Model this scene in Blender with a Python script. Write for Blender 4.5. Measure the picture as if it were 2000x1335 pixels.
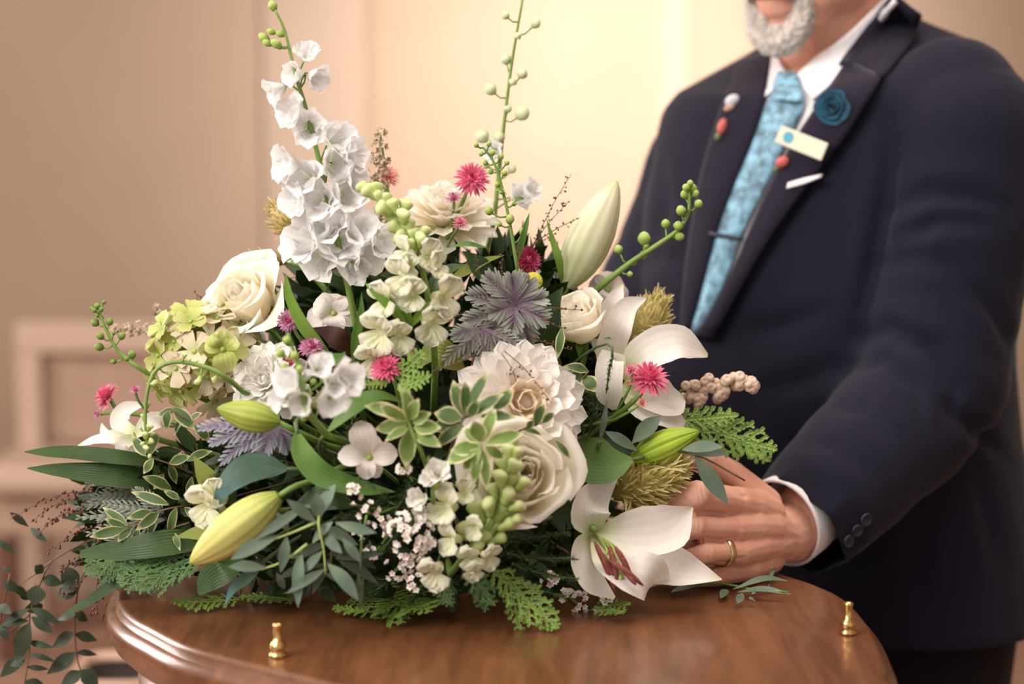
import bpy, math, random
import numpy as np
from mathutils import Vector, Matrix, Quaternion
from mathutils.bvhtree import BVHTree

for o in list(bpy.data.objects):
    bpy.data.objects.remove(o)
SC = bpy.context.scene
COL = SC.collection
RN = random.Random(11)
PI = math.pi
ZT = 0.85                      # height of the coffin lid above the floor

# ------------------------------------------------------------------ camera
PITCH = math.radians(7.0)
CAM = Vector((0.0, -1.75, ZT + 0.45))
FPX = 70.0 / 36.0 * 2000.0
cd = bpy.data.cameras.new('camera')
cd.lens = 70.0
cd.sensor_width = 36.0
cd.clip_start = 0.05
cd.dof.use_dof = True
cd.dof.focus_distance = 1.785
cd.dof.aperture_fstop = 2.6
cam = bpy.data.objects.new('camera', cd)
COL.objects.link(cam)
cam.location = CAM
cam.rotation_euler = (PI / 2 - PITCH, 0, 0)
SC.camera = cam

# ------------------------------------------------------------------ world, lights, exposure
def lin(h):
    r = []
    for k in (0, 2, 4):
        c = int(h[k:k + 2], 16) / 255.0
        r.append(c / 12.92 if c <= 0.04045 else ((c + 0.055) / 1.055) ** 2.4)
    return (r[0], r[1], r[2], 1.0)

wd = bpy.data.worlds.new('world')
SC.world = wd
wd.use_nodes = True
wd.node_tree.nodes['Background'].inputs[0].default_value = (1.0, 0.935, 0.89, 1)
wd.node_tree.nodes['Background'].inputs[1].default_value = 0.64
SC.view_settings.view_transform = 'Standard'
SC.view_settings.look = 'None'
SC.view_settings.gamma = 1.0
SC.view_settings.use_curve_mapping = False
SC.view_settings.exposure = 0.0

def area(name, loc, target, size, power, col, sy=None):
    ld = bpy.data.lights.new(name, 'AREA')
    ld.shape = 'RECTANGLE'
    ld.size = size
    ld.size_y = sy or size
    ld.energy = power
    ld.color = col
    o = bpy.data.objects.new(name, ld)
    COL.objects.link(o)
    o.location = loc
    d = Vector(target) - Vector(loc)
    o.rotation_euler = d.to_track_quat('-Z', 'Y').to_euler()
    return o

area('window_light', (-2.2, -1.7, 2.75), (0.0, 0.1, 1.0), 1.8, 125, (1.0, 0.96, 0.93), 1.5)
area('ceiling_panel', (0.5, 0.0, 3.1), (0.1, 0.1, 0.9), 1.6, 45, (1.0, 0.93, 0.86))
area('side_fill', (-2.9, 1.6, 1.9), (0.3, 0.4, 1.1), 1.2, 85, (1.0, 0.92, 0.88), 1.6)  # added fill from the left rear to lighten the jacket, no window built
sp = bpy.data.lights.new('wall_washer', 'SPOT')
sp.energy = 165
sp.color = (1.0, 0.925, 0.885)
sp.spot_size = math.radians(110)
sp.spot_blend = 1.0
sp.shadow_soft_size = 0.15
so = bpy.data.objects.new('wall_washer', sp)
COL.objects.link(so)
so.location = (0.30, 2.3, 1.45)
so.rotation_euler = (Vector((0.22, 3.6, 1.30)) - so.location).to_track_quat('-Z', 'Y').to_euler()

# ------------------------------------------------------------------ pixel helpers (2000 x 1335 frame)
FW = Vector((0, math.cos(PITCH), -math.sin(PITCH)))
UP = Vector((0, math.sin(PITCH), math.cos(PITCH)))
def ray(px, py):
    return FW + Vector(((px - 1000) / FPX, 0, 0)) + UP * ((667.5 - py) / FPX)
def P(px, py, Y):
    d = ray(px, py)
    return CAM + d * ((Y - CAM.y) / d.y)
def G(px, py, z=ZT):
    d = ray(px, py)
    return CAM + d * ((z - CAM.z) / d.z)
def D(px, py):                 # depth of the bouquet's front surface
    b = np.interp(py, [0, 200, 400, 600, 800, 1000, 1120, 1180, 1240],
                  [.13, .12, .09, .02, -.07, -.10, -.07, -.03, -.05])
    return float(b + min(.22, .13 * ((px - 790) / 520.0) ** 2))
def Q(px, py, dy=0.0):
    return P(px, py, D(px, py) + dy)
def V(x, c, u):                # right, toward the camera, up
    return Vector((x, -c, u)).normalized()
def mpx(px, Y=0.0):            # pixels to metres at depth Y
    return px * (Y - CAM.y) / FPX

# ------------------------------------------------------------------ materials
MATS = {}
def nodes_of(name):
    m = bpy.data.materials.new(name)
    m.use_nodes = True
    nt = m.node_tree
    nt.nodes.clear()
    return m, nt
def link(nt, a, b):
    nt.links.new(a, b)
def mth(nt, op, a, b=None, c=None):
    n = nt.nodes.new('ShaderNodeMath')
    n.operation = op
    for k, x in enumerate((a, b, c)):
        if x is None:
            continue
        if isinstance(x, (int, float)):
            n.inputs[k].default_value = x
        else:
            nt.links.new(x, n.inputs[k])
    return n.outputs[0]
def ramp(nt, fac, stops):
    n = nt.nodes.new('ShaderNodeValToRGB')
    e = n.color_ramp.elements
    while len(e) < len(stops):
        e.new(0.5)
    for k, (p, c) in enumerate(stops):
        e[k].position = p
        e[k].color = lin(c) if isinstance(c, str) else c
    nt.links.new(fac, n.inputs[0])
    return n.outputs[0]
def mixc(nt, fac, a, b, mode='MIX'):
    n = nt.nodes.new('ShaderNodeMix')
    n.data_type = 'RGBA'
    n.blend_type = mode
    for k, x in ((0, fac), (6, a), (7, b)):
        if isinstance(x, (int, float)):
            n.inputs[k].default_value = x
        elif isinstance(x, tuple):
            n.inputs[k].default_value = x
        elif isinstance(x, str):
            n.inputs[k].default_value = lin(x)
        else:
            nt.links.new(x, n.inputs[k])
    return n.outputs[2]

def plant(name, stops, edge=None, edge_at=(.72, .86), rough=.5, trans=.25, var=.12, vein=.0, nveins=9, spec=.3, blotch=None, nscale=60, obvar=.0):
    """petal / leaf material: colour along the blade (UV x), an optional margin colour (UV y), soft veins, translucency"""
    m, nt = nodes_of(name)
    uv = nt.nodes.new('ShaderNodeUVMap')
    sep = nt.nodes.new('ShaderNodeSeparateXYZ')
    link(nt, uv.outputs[0], sep.inputs[0])
    tc = nt.nodes.new('ShaderNodeTexCoord')
    noi = nt.nodes.new('ShaderNodeTexNoise')
    noi.inputs['Scale'].default_value = nscale
    noi.inputs['Detail'].default_value = 3
    link(nt, tc.outputs['Object'], noi.inputs['Vector'])
    u = mth(nt, 'ADD', sep.outputs[0], mth(nt, 'MULTIPLY', mth(nt, 'SUBTRACT', noi.outputs[0], .5), .25))
    c = ramp(nt, u, stops)
    vv = mth(nt, 'ABSOLUTE', mth(nt, 'SUBTRACT', mth(nt, 'MULTIPLY', sep.outputs[1], 2), 1))
    if edge:
        w = mth(nt, 'ADD', vv, mth(nt, 'MULTIPLY', mth(nt, 'SUBTRACT', noi.outputs[0], .5), .5))
        w = mth(nt, 'MAXIMUM', w, mth(nt, 'ADD', mth(nt, 'MULTIPLY', sep.outputs[0], 1.0), -.06))
        f = ramp(nt, w, [(edge_at[0], (0, 0, 0, 1)), (edge_at[1], (1, 1, 1, 1))])
        c = mixc(nt, f, c, edge)
    if blotch:
        n2 = nt.nodes.new('ShaderNodeTexNoise')
        n2.inputs['Scale'].default_value = blotch[1]
        link(nt, tc.outputs['Object'], n2.inputs['Vector'])
        f = ramp(nt, n2.outputs[0], [(blotch[2], (0, 0, 0, 1)), (blotch[2] + .12, (1, 1, 1, 1))])
        c = mixc(nt, f, c, blotch[0])
    vn = mth(nt, 'SINE', mth(nt, 'MULTIPLY', sep.outputs[1], nveins * 2 * PI))
    if var:
        v = mth(nt, 'ADD', mth(nt, 'MULTIPLY', noi.outputs[0], 2 * var), 1 - var)
        if vein:
            v = mth(nt, 'MULTIPLY', v, mth(nt, 'ADD', mth(nt, 'MULTIPLY', vn, vein), 1 - vein))
        if obvar:
            oi = nt.nodes.new('ShaderNodeObjectInfo')
            v = mth(nt, 'MULTIPLY', v, mth(nt, 'ADD', mth(nt, 'MULTIPLY', oi.outputs['Random'], 2 * obvar), 1 - obvar))
        cb = nt.nodes.new('ShaderNodeCombineXYZ')
        for k in range(3):
            link(nt, v, cb.inputs[k])
        c = mixc(nt, 1.0, c, cb.outputs[0], 'MULTIPLY')
    bs = nt.nodes.new('ShaderNodeBsdfPrincipled')
    link(nt, c, bs.inputs['Base Color'])
    bs.inputs['Roughness'].default_value = rough
    bs.inputs['Specular IOR Level'].default_value = spec
    if vein:
        bp = nt.nodes.new('ShaderNodeBump')
        bp.inputs['Strength'].default_value = min(.3, vein * 2.2)
        bp.inputs['Distance'].default_value = .001
        link(nt, vn, bp.inputs['Height'])
        link(nt, bp.outputs[0], bs.inputs['Normal'])
    out = nt.nodes.new('ShaderNodeOutputMaterial')
    if trans:
        tr = nt.nodes.new('ShaderNodeBsdfTranslucent')
        link(nt, c, tr.inputs[0])
        mx = nt.nodes.new('ShaderNodeMixShader')
        mx.inputs[0].default_value = trans
        link(nt, bs.outputs[0], mx.inputs[1])
        link(nt, tr.outputs[0], mx.inputs[2])
        link(nt, mx.outputs[0], out.inputs[0])
    else:
        link(nt, bs.outputs[0], out.inputs[0])
    MATS[name] = m
    return m

def solid(name, col, rough=.5, metal=0.0, spec=.5, noise=None, nscale=40, bump=0.0, bscale=200, sheen=0.0, coat=0.0, sss=0.0):
    m, nt = nodes_of(name)
    bs = nt.nodes.new('ShaderNodeBsdfPrincipled')
    out = nt.nodes.new('ShaderNodeOutputMaterial')
    link(nt, bs.outputs[0], out.inputs[0])
    bs.inputs['Base Color'].default_value = lin(col)
    bs.inputs['Roughness'].default_value = rough
    bs.inputs['Metallic'].default_value = metal
    bs.inputs['Specular IOR Level'].default_value = spec
    bs.inputs['Sheen Weight'].default_value = sheen
    bs.inputs['Sheen Roughness'].default_value = .4
    bs.inputs['Coat Weight'].default_value = coat
    if sss:
        bs.inputs['Subsurface Weight'].default_value = sss
        bs.inputs['Subsurface Radius'].default_value = (.012, .004, .002)
        bs.inputs['Subsurface Scale'].default_value = 1.0
    tc = nt.nodes.new('ShaderNodeTexCoord')
    if noise:
        n = nt.nodes.new('ShaderNodeTexNoise')
        n.inputs['Scale'].default_value = nscale
        n.inputs['Detail'].default_value = 4
        link(nt, tc.outputs['Object'], n.inputs['Vector'])
        link(nt, ramp(nt, n.outputs[0], [(.35, col), (.65, noise)]), bs.inputs['Base Color'])
    if bump:
        n = nt.nodes.new('ShaderNodeTexNoise')
        n.inputs['Scale'].default_value = bscale
        n.inputs['Detail'].default_value = 3
        link(nt, tc.outputs['Object'], n.inputs['Vector'])
        b = nt.nodes.new('ShaderNodeBump')
        b.inputs['Strength'].default_value = bump
        b.inputs['Distance'].default_value = .002
        link(nt, n.outputs[0], b.inputs['Height'])
        link(nt, b.outputs[0], bs.inputs['Normal'])
    MATS[name] = m
    return m

M = MATS
plant('white_petal', [(0, 'dfe2b8'), (.25, 'f3efe2'), (1, 'f7f3ec')], trans=.22, var=.04, vein=.02, nveins=7)
plant('rose_petal', [(0, 'f5e8ac'), (.4, 'faf1da'), (.9, 'fcf7ee'), (1, 'faf3e6')], trans=.4, var=.04, vein=.0)
plant('spotted_rose', [(0, 'f2e4ac'), (.4, 'f8efd6'), (1, 'fbf6ea')], trans=.3, var=.04, blotch=('e8bd76', 38, .60))
plant('dahlia_petal', [(0, 'f4dcb8'), (.3, 'f8ecdc'), (1, 'fcf8f4')], trans=.3, var=.04, vein=.03, nveins=5)
plant('dahlia_heart', [(0, 'f3d2a6'), (.5, 'f7e2c4'), (1, 'faf0e0')], trans=.4, var=.05)
plant('lily_petal', [(0, 'c9d489'), (.16, 'e9ebcb'), (.36, 'f9f3ea'), (.92, 'fbf4ee'), (1, 'e9e7bd')], trans=.28, var=.03, vein=.02, nveins=5)
plant('delphinium_petal', [(0, 'd3dfae'), (.25, 'f6f6f2'), (1, 'fcfafa')], trans=.34, var=.05, vein=.04, nveins=4)
plant('snapdragon_petal', [(0, 'd3de8a'), (.3, 'f0f0c2'), (1, 'faf8e4')], trans=.34, var=.06, vein=.04, nveins=3)
plant('snapdragon_bud', [(0, '93ad55'), (.45, 'bccd7c'), (1, 'e6eab2')], trans=.2, var=.08)
plant('bud_green', [(0, '7f9c45'), (.6, 'a5bb5e'), (1, 'b9c978')], trans=.15, var=.1)
plant('bud_pale', [(0, 'a8bf70'), (.5, 'dfe5c2'), (1, 'cfdaa0')], trans=.2, var=.06)
plant('bud_spiky', [(0, '5f7d38'), (1, '87a24c')], trans=.15, var=.1)
plant('lily_bud_white', [(0, 'cdd59a'), (.35, 'e6e7bd'), (.75, 'ece6c8'), (.93, 'd8d08f'), (1, '8fa050')], trans=.2, var=.04, vein=.07, nveins=4)
plant('lily_bud_yellow', [(0, '9fae4e'), (.25, 'd6d77e'), (.7, 'e3dd86'), (.93, 'c6c65a'), (1, '6f8a3a')], trans=.15, var=.05, vein=.08, nveins=4)
plant('lily_bud_green', [(0, '94ab45'), (.5, 'b3c05a'), (1, '8da043')], trans=.12, var=.06, vein=.1, nveins=4)
plant('lily_bud_tight', [(0, '8fae2e'), (.5, 'a9c23e'), (1, '7e9c2a')], trans=.12, var=.06, vein=.08, nveins=3)
plant('hydrangea_green', [(0, 'a3b24e'), (.5, 'c2cb74'), (1, 'd6d690')], trans=.3, var=.1, vein=.05, nveins=5, obvar=.08)
plant('hydrangea_blush', [(0, 'cdcf98'), (.5, 'e5d8b8'), (1, 'e3cbb4')], trans=.25, var=.07, vein=.04, nveins=5, obvar=.06)
plant('straw_pink', [(0, 'f7c4ca'), (.45, 'ea7d97'), (1, 'd5527c')], trans=.12, var=.1, spec=.5, rough=.35)
plant('straw_pale', [(0, 'f4d8d4'), (.5, 'e79fb0'), (1, 'c54f78')], trans=.12, var=.1, spec=.5, rough=.35)
plant('straw_crimson', [(0, 'd06a8a'), (.5, 'b03a5e'), (1, '9a2a4e')], trans=.1, var=.1, spec=.5, rough=.35)
plant('straw_lilac', [(0, 'f5ecee'), (.5, 'dca4bc'), (1, '9c3f74')], trans=.12, var=.1, spec=.5, rough=.35)
plant('straw_peach', [(0, 'efdcc0'), (.6, 'eab3a0'), (1, 'dd8a92')], trans=.12, var=.1, spec=.5, rough=.35)
solid('straw_heart', 'dc4f80', .45, noise='b03a66', nscale=300)
solid('craspedia_yellow', 'd8d03c', .6, noise='b5b02a', nscale=400, bump=.6, bscale=700)
plant('leaf_dark', [(0, '4a6334'), (.5, '3a512c'), (1, '3f582e')], trans=.15, var=.15, vein=.10, nveins=9, rough=.42, obvar=.12)
plant('leaf_mid', [(0, '6d8c3e'), (.5, '557a34'), (1, '5d8038')], trans=.2, var=.15, vein=.08, nveins=7, rough=.42, obvar=.12)
plant('leaf_bright', [(0, '8fae4c'), (.5, '79a041'), (1, '86ab4c')], trans=.22, var=.12, vein=.06, nveins=5, obvar=.1)
plant('leaf_olive', [(0, 'a3a552'), (.5, '8f9848'), (1, '7f8c3e')], trans=.2, var=.12, vein=.08, nveins=8, obvar=.08)
plant('leaf_flat', [(0, '6a8846'), (.5, '56743a'), (1, '5b7a3e')], trans=.15, var=.1, vein=.02, nveins=11, rough=.5)
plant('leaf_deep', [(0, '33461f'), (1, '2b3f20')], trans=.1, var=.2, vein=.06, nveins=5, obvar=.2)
plant('leaf_blue', [(0, '587462'), (.5, '46624f'), (1, '5a8088')], trans=.12, var=.15, vein=.04, nveins=5, obvar=.15)
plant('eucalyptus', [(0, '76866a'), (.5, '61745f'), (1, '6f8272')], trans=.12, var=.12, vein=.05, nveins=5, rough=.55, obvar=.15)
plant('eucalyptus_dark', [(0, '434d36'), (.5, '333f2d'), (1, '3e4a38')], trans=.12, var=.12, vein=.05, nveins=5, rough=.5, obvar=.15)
plant('variegated', [(0, '8fa656'), (.5, '76914a'), (1, '809a50')], edge='e6e0b0', edge_at=(.74, .92), trans=.2, var=.15, vein=.05, nveins=7, obvar=.1)
plant('variegated_dark', [(0, '647a44'), (.5, '4c6638'), (1, '56703c')], edge='cfc893', edge_at=(.7, .9), trans=.18, var=.15, vein=.05, nveins=7, obvar=.15)
plant('dusty_leaf', [(0, '866884'), (.3, '978a90'), (.6, 'a4a69c'), (1, 'b8bcb0')], trans=.25, var=.15, vein=.1, nveins=4, rough=.7, obvar=.1)
plant('grey_green', [(0, '7d7a72'), (.5, '858c7c'), (1, '98a08e')], trans=.15, var=.15, vein=.05, nveins=4, rough=.7, obvar=.1)
plant('dusty_lilac', [(0, '8f7f96'), (.5, 'a29cae'), (1, 'b3b8c2')], trans=.15, var=.15, vein=.1, nveins=4, rough=.7, obvar=.1)
plant('brown_leaf', [(0, '5a3c30'), (1, '4a2c28')], trans=.15, var=.15, vein=.05)
plant('plume', [(0, 'a39a56'), (.5, 'd6c780'), (1, 'ecdfa8')], trans=.3, var=.15)
plant('plume_straw', [(0, '8f8448'), (.5, 'c0a868'), (1, 'd8c690')], trans=.2, var=.15)
solid('stem_green', '7d9a48', .5, noise='6a8a3c')
solid('stem_dark', '55683a', .5, noise='47582f')
solid('stem_brown', '6d5638', .6, noise='54412c')
solid('stem_red', '7a4a48', .6)
solid('bead_brown', '7d4f44', .6, noise='5e382f')
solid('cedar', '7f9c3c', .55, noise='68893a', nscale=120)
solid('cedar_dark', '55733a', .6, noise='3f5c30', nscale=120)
solid('fern_needles', '4a6330', .6, noise='394f28', nscale=120)
solid('rice_white', 'faf3ea', .7, noise='f2e2d8', nscale=260)
solid('rice_heart', '8c6a52', .7)
solid('berry_tan', 'e2cab6', .65, noise='cbab94', nscale=200)
solid('veronica', 'd9c7b0', .8, noise='8a6e4e', nscale=260)
solid('filament', 'a9b868', .45)
solid('anther', '8e4a3e', .7, noise='6e342c', nscale=300)
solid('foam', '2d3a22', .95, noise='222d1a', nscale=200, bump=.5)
solid('brass', 'e0b878', .22, metal=1.0)
solid('gold', 'e8d3a0', .18, metal=1.0)

# ------------------------------------------------------------------ mesh helpers
def mesh(name, verts, faces, mat=None, uvs=None, smooth=True):
    me = bpy.data.meshes.new(name)
    me.from_pydata([tuple(map(float, v)) for v in verts], [], [tuple(f) for f in faces])
    if uvs is not None:
        l = me.uv_layers.new(name='UVMap')
        idx = np.empty(len(me.loops), dtype=np.int32)
        me.loops.foreach_get('vertex_index', idx)
        l.data.foreach_set('uv', np.asarray(uvs, dtype=np.float32)[idx].ravel())
    if smooth:
        me.polygons.foreach_set('use_smooth', [True] * len(me.polygons))
    if mat:
        me.materials.append(MATS[mat] if isinstance(mat, str) else mat)
    me.update()
    return me

class MB:
    def __init__(self):
        self.v, self.f, self.u = [], [], []
    def add(self, t, mtx=None):
        v, f, u = t
        n = len(self.v)
        if mtx is not None:
            v = [mtx @ Vector(map(float, p)) for p in v]
        self.v += [tuple(map(float, p)) for p in v]
        self.f += [tuple(i + n for i in q) for q in f]
        self.u += list(map(tuple, u))
        return self
    def mesh(self, name, mat, smooth=True):
        return mesh(name, self.v, self.f, mat, self.u, smooth)

def ob(name, me, parent=None, mtx=None, label=None, kind=None):
    o = bpy.data.objects.new(name, me)
    COL.objects.link(o)
    if parent is not None:
        o.parent = parent
    if mtx is not None:
        o.matrix_basis = mtx
    if label:
        o['label'] = label
    if kind:
        o['kind'] = kind
    return o

def thing(name, label, cat, loc=(0, 0, 0), mtx=None, group=None):
    o = bpy.data.objects.new(name, None)
    COL.objects.link(o)
    o.empty_display_size = .01
    o.location = loc
    if mtx is not None:
        o.matrix_basis = mtx
    o['label'] = label
    o['category'] = cat
    if group:
        o['group'] = group
    return o
def tagm(o, label, cat, group=None, kind=None):
    o['label'] = label
    o['category'] = cat
    if group:
        o['group'] = group
    if kind:
        o['kind'] = kind
    return o
def sub(name, parent, mtx):
    o = bpy.data.objects.new(name, None)
    COL.objects.link(o)
    o.empty_display_size = .005
    o.parent = parent
    o.matrix_basis = mtx
    return o

def frame(loc, z, spin=0.0):
    q = Vector((0, 0, 1)).rotation_difference(Vector(z).normalized())
    return Matrix.Translation(Vector(loc)) @ q.to_matrix().to_4x4() @ Matrix.Rotation(spin, 4, 'Z')
def RZ(a):
    return Matrix.Rotation(a, 4, 'Z')
def RX(a):
    return Matrix.Rotation(a, 4, 'X')
def RY(a):
    return Matrix.Rotation(a, 4, 'Y')
def T(x, y, z):
    return Matrix.Translation((x, y, z))
def S(k):
    return Matrix.Scale(k, 4)

SHAPES = {
    'leaf': lambda u: np.sin(PI * np.clip(u, 0, 1) ** .8) ** .9 + .04 * (1 - u),
    'lance': lambda u: np.sin(PI * np.clip(u, 0, 1) ** .7) ** 1.1 + .05 * (1 - u),
    'oval': lambda u: np.sin(PI * np.clip(u, 0, 1) ** .9) ** .6 + .04 * (1 - u),
    'spoon': lambda u: (u ** .55) * np.sqrt(np.clip(1 - u ** 5, 0, 1)) + .08 * (1 - u),
    'fan': lambda u: (u ** .8) * np.sqrt(np.clip(1 - u ** 9, 0, 1)) + .12 * (1 - u),
    'bract': lambda u: np.clip(np.sin(PI * (.18 + .82 * u)) ** .8, 0, 1),
    'lily': lambda u: np.sin(PI * (.06 + .94 * u ** .9)) ** .75,
    'lobed': lambda u: (np.sin(PI * (.05 + .95 * u ** .9)) ** .7) * (.34 + .66 * np.abs(np.sin(u * PI * 5.0)) ** .8),
}
def gridf(nu, nv):
    f = []
    for i in range(nu):
        for j in range(nv):
            a = i * (nv + 1) + j
            f.append((a, a + 1, a + nv + 2, a + nv + 1))
    return f
def sheet(L, W, shape='leaf', th0=0., th1=0., cup=0., ruf=0., nu=8, nv=4, fold=0., seed=0, kr=9., pw=1.0, notch=0.):
    """a blade growing along +Z from the origin and bending towards +X; width along Y"""
    r = np.random.RandomState(seed)
    us = np.linspace(0, 1, nu + 1)
    th = np.radians(th0 + (th1 - th0) * us ** pw)
    tm = .5 * (th[1:] + th[:-1])
    x = np.concatenate(([0], np.cumsum(np.sin(tm)))) * L / nu
    z = np.concatenate(([0], np.cumsum(np.cos(tm)))) * L / nu
    w = W / 2 * SHAPES[shape](us)
    ph = r.rand(3) * 6.28
    vs, uv = [], []
    for i, u in enumerate(us):
        n = np.array((-math.cos(th[i]), 0, math.sin(th[i])))
        t = np.array((math.sin(th[i]), 0, math.cos(th[i])))
        for j in range(nv + 1):
            v = -1 + 2 * j / nv
            h = cup * w[i] * v * v + fold * w[i] * abs(v)
            if ruf:
                h += ruf * W * u * (.35 + .65 * abs(v)) * math.sin(kr * v + ph[0] + 5 * u) * .5
                h += ruf * W * u * u * .4 * math.sin(1.7 * kr * v + ph[1])
            p = np.array((x[i], v * w[i], z[i])) + n * h - t * (notch * L * u * u * abs(v) ** 2)
            vs.append(p)
            uv.append((u, .5 + v / 2))
    return vs, gridf(nu, nv), uv
def rpetal(prof, A, nu=8, nv=8, ruf=0., k=.22, seed=0, taper=.5, tipx=0.):
    """a petal that is a piece of a cup turned about Z, centred on +X"""
    r = np.random.RandomState(seed)
    pr = np.array(prof)
    s = np.linspace(0, 1, len(pr))
    ph = r.rand(3) * 6.28
    vs, uv = [], []
    for i in range(nu + 1):
        u = i / nu
        for j in range(nv + 1):
            v = -1 + 2 * j / nv
            q = u * (1 - k * abs(v) ** 2.4)
            if tipx:
                q *= 1 - tipx * min(1, abs(v) * 1.5)
            rr = np.interp(q, s, pr[:, 0])
            zz = np.interp(q, s, pr[:, 1])
            rr += ruf * u * u * math.sin(3.2 * v + ph[0]) + ruf * .6 * u * u * math.sin(6.3 * v + ph[1])
            zz += ruf * .7 * u * u * math.sin(4.1 * v + ph[2])
            a = v * A * ((1 - taper) + taper * u ** .6)
            vs.append((rr * math.cos(a), rr * math.sin(a), zz))
            uv.append((u, .5 + v / 2))
    return vs, gridf(nu, nv), uv
def spin(prof, n=10, lobes=0, amp=0.):
    """a solid of revolution about Z through (r, z) points"""
    vs, uv, f = [], [], []
    m = len(prof)
    for i, (r, z) in enumerate(prof):
        for j in range(n):
            a = 2 * PI * j / n
            rr = r * (1 + amp * math.cos(lobes * a))
            vs.append((rr * math.cos(a), rr * math.sin(a), z))
            uv.append((i / (m - 1), j / n))
    for i in range(m - 1):
        for j in range(n):
            k = (j + 1) % n
            f.append((i * n + j, i * n + k, (i + 1) * n + k, (i + 1) * n + j))
    f.append(tuple(range(n))[::-1])
    f.append(tuple((m - 1) * n + j for j in range(n)))
    return vs, f, uv
def ball(r, n=8, m=6, sx=1., sy=1., sz=1.):
    vs, f, uv = spin([(r * math.sin(PI * max(.02, min(.98, i / m))), -r * math.cos(PI * i / m)) for i in range(m + 1)], n)
    return [(x * sx, y * sy, z * sz) for x, y, z in vs], f, uv
def catmull(pts, n):
    pts = [Vector(p) for p in pts]
    if len(pts) < 3:
        return [pts[0].lerp(pts[-1], i / n) for i in range(n + 1)]
    q = [pts[0] * 2 - pts[1]] + pts + [pts[-1] * 2 - pts[-2]]
    out = []
    seg = len(pts) - 1
    for i in range(n + 1):
        t = i / n * seg
        k = min(seg - 1, int(t))
        t -= k
        a, b, c, d = q[k:k + 4]
        out.append(.5 * ((2 * b) + (c - a) * t + (2 * a - 5 * b + 4 * c - d) * t * t + (3 * b - a - 3 * c + d) * t ** 3))
    return out
def tube(pts, r0, r1=None, n=6, cap=True):
    pts = [Vector(p) for p in pts]
    m = len(pts)
    rad = r0 if isinstance(r0, (list, tuple, np.ndarray)) else [r0 + ((r1 if r1 is not None else r0) - r0) * i / (m - 1) for i in range(m)]
    vs, uv, f = [], [], []
    nrm = None
    for i, p in enumerate(pts):
        t = (pts[min(m - 1, i + 1)] - pts[max(0, i - 1)])
        t = t.normalized() if t.length > 1e-9 else Vector((0, 0, 1))
        if nrm is None:
            nrm = t.orthogonal().normalized()
        else:
            nrm = (nrm - t * nrm.dot(t))
            nrm = nrm.normalized() if nrm.length > 1e-6 else t.orthogonal().normalized()
        b = t.cross(nrm)
        for j in range(n):
            a = 2 * PI * j / n
            vs.append(p + (nrm * math.cos(a) + b * math.sin(a)) * rad[i])
            uv.append((i / (m - 1), j / n))
    for i in range(m - 1):
        for j in range(n):
            k = (j + 1) % n
            f.append((i * n + j, i * n + k, (i + 1) * n + k, (i + 1) * n + j))
    if cap:
        f.append(tuple(range(n))[::-1])
        f.append(tuple((m - 1) * n + j for j in range(n)))
    return vs, f, uv
def ribbon(pts, widths, nrm, cup=0., nu=12, nv=6, fold=0., ruf=0., seed=0, roll=None):
    """a blade along a curve in space; nrm = face direction (or one per point)"""
    c = catmull(pts, nu)
    w = np.interp(np.linspace(0, 1, nu + 1), np.linspace(0, 1, len(widths)), widths)
    ns = nrm if isinstance(nrm, list) else [nrm]
    nn = catmull(ns, nu) if len(ns) > 1 else [Vector(ns[0])] * (nu + 1)
    ph = np.random.RandomState(seed).rand(2) * 6.28
    vs, uv = [], []
    for i in range(nu + 1):
        t = (c[min(nu, i + 1)] - c[max(0, i - 1)]).normalized()
        side = t.cross(nn[i]).normalized()
        n = side.cross(t).normalized()
        u = i / nu
        for j in range(nv + 1):
            v = -1 + 2 * j / nv
            h = cup * w[i] * v * v + fold * w[i] * abs(v)
            if ruf:
                h += ruf * w[i] * abs(v) * math.sin(9 * u + 2 * v + ph[0])
            vs.append(c[i] + side * (v * w[i]) + n * h)
            uv.append((u, .5 + v / 2))
    return vs, gridf(nu, nv), uv

def core(p, k=.72):
    """where a stem that shows at p goes into the floral foam"""
    return Vector((p.x * (1 - k) + k * -.08, .14 + RN.uniform(-.03, .03), ZT + .05 + RN.uniform(0, .05) + max(0, (p.z - ZT) * .12)))
def stem_pts(p, back, n=8, bend=.05, k=.72):
    p = Vector(p)
    c = core(p, k)
    q = p + Vector(back).normalized() * bend
    return [(1 - t) ** 2 * p + 2 * t * (1 - t) * q + t * t * c for t in [i / n for i in range(n + 1)]]
def add_stem(root, p, back, r=.0022, mat='stem_green', bend=.05, k=.72):
    inv = root.matrix_basis.inverted()
    pts = [inv @ q for q in stem_pts(p, back, 8, bend, k)]
    return ob('stem', MB().add(tube(pts, r, r * 1.15)).mesh('stem', mat), root)

CACHE = {}
def cached(key, fn):
    if key not in CACHE:
        CACHE[key] = fn()
    return CACHE[key]
def one(name, t, mat):
    return MB().add(t).mesh(name, mat)

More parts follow.
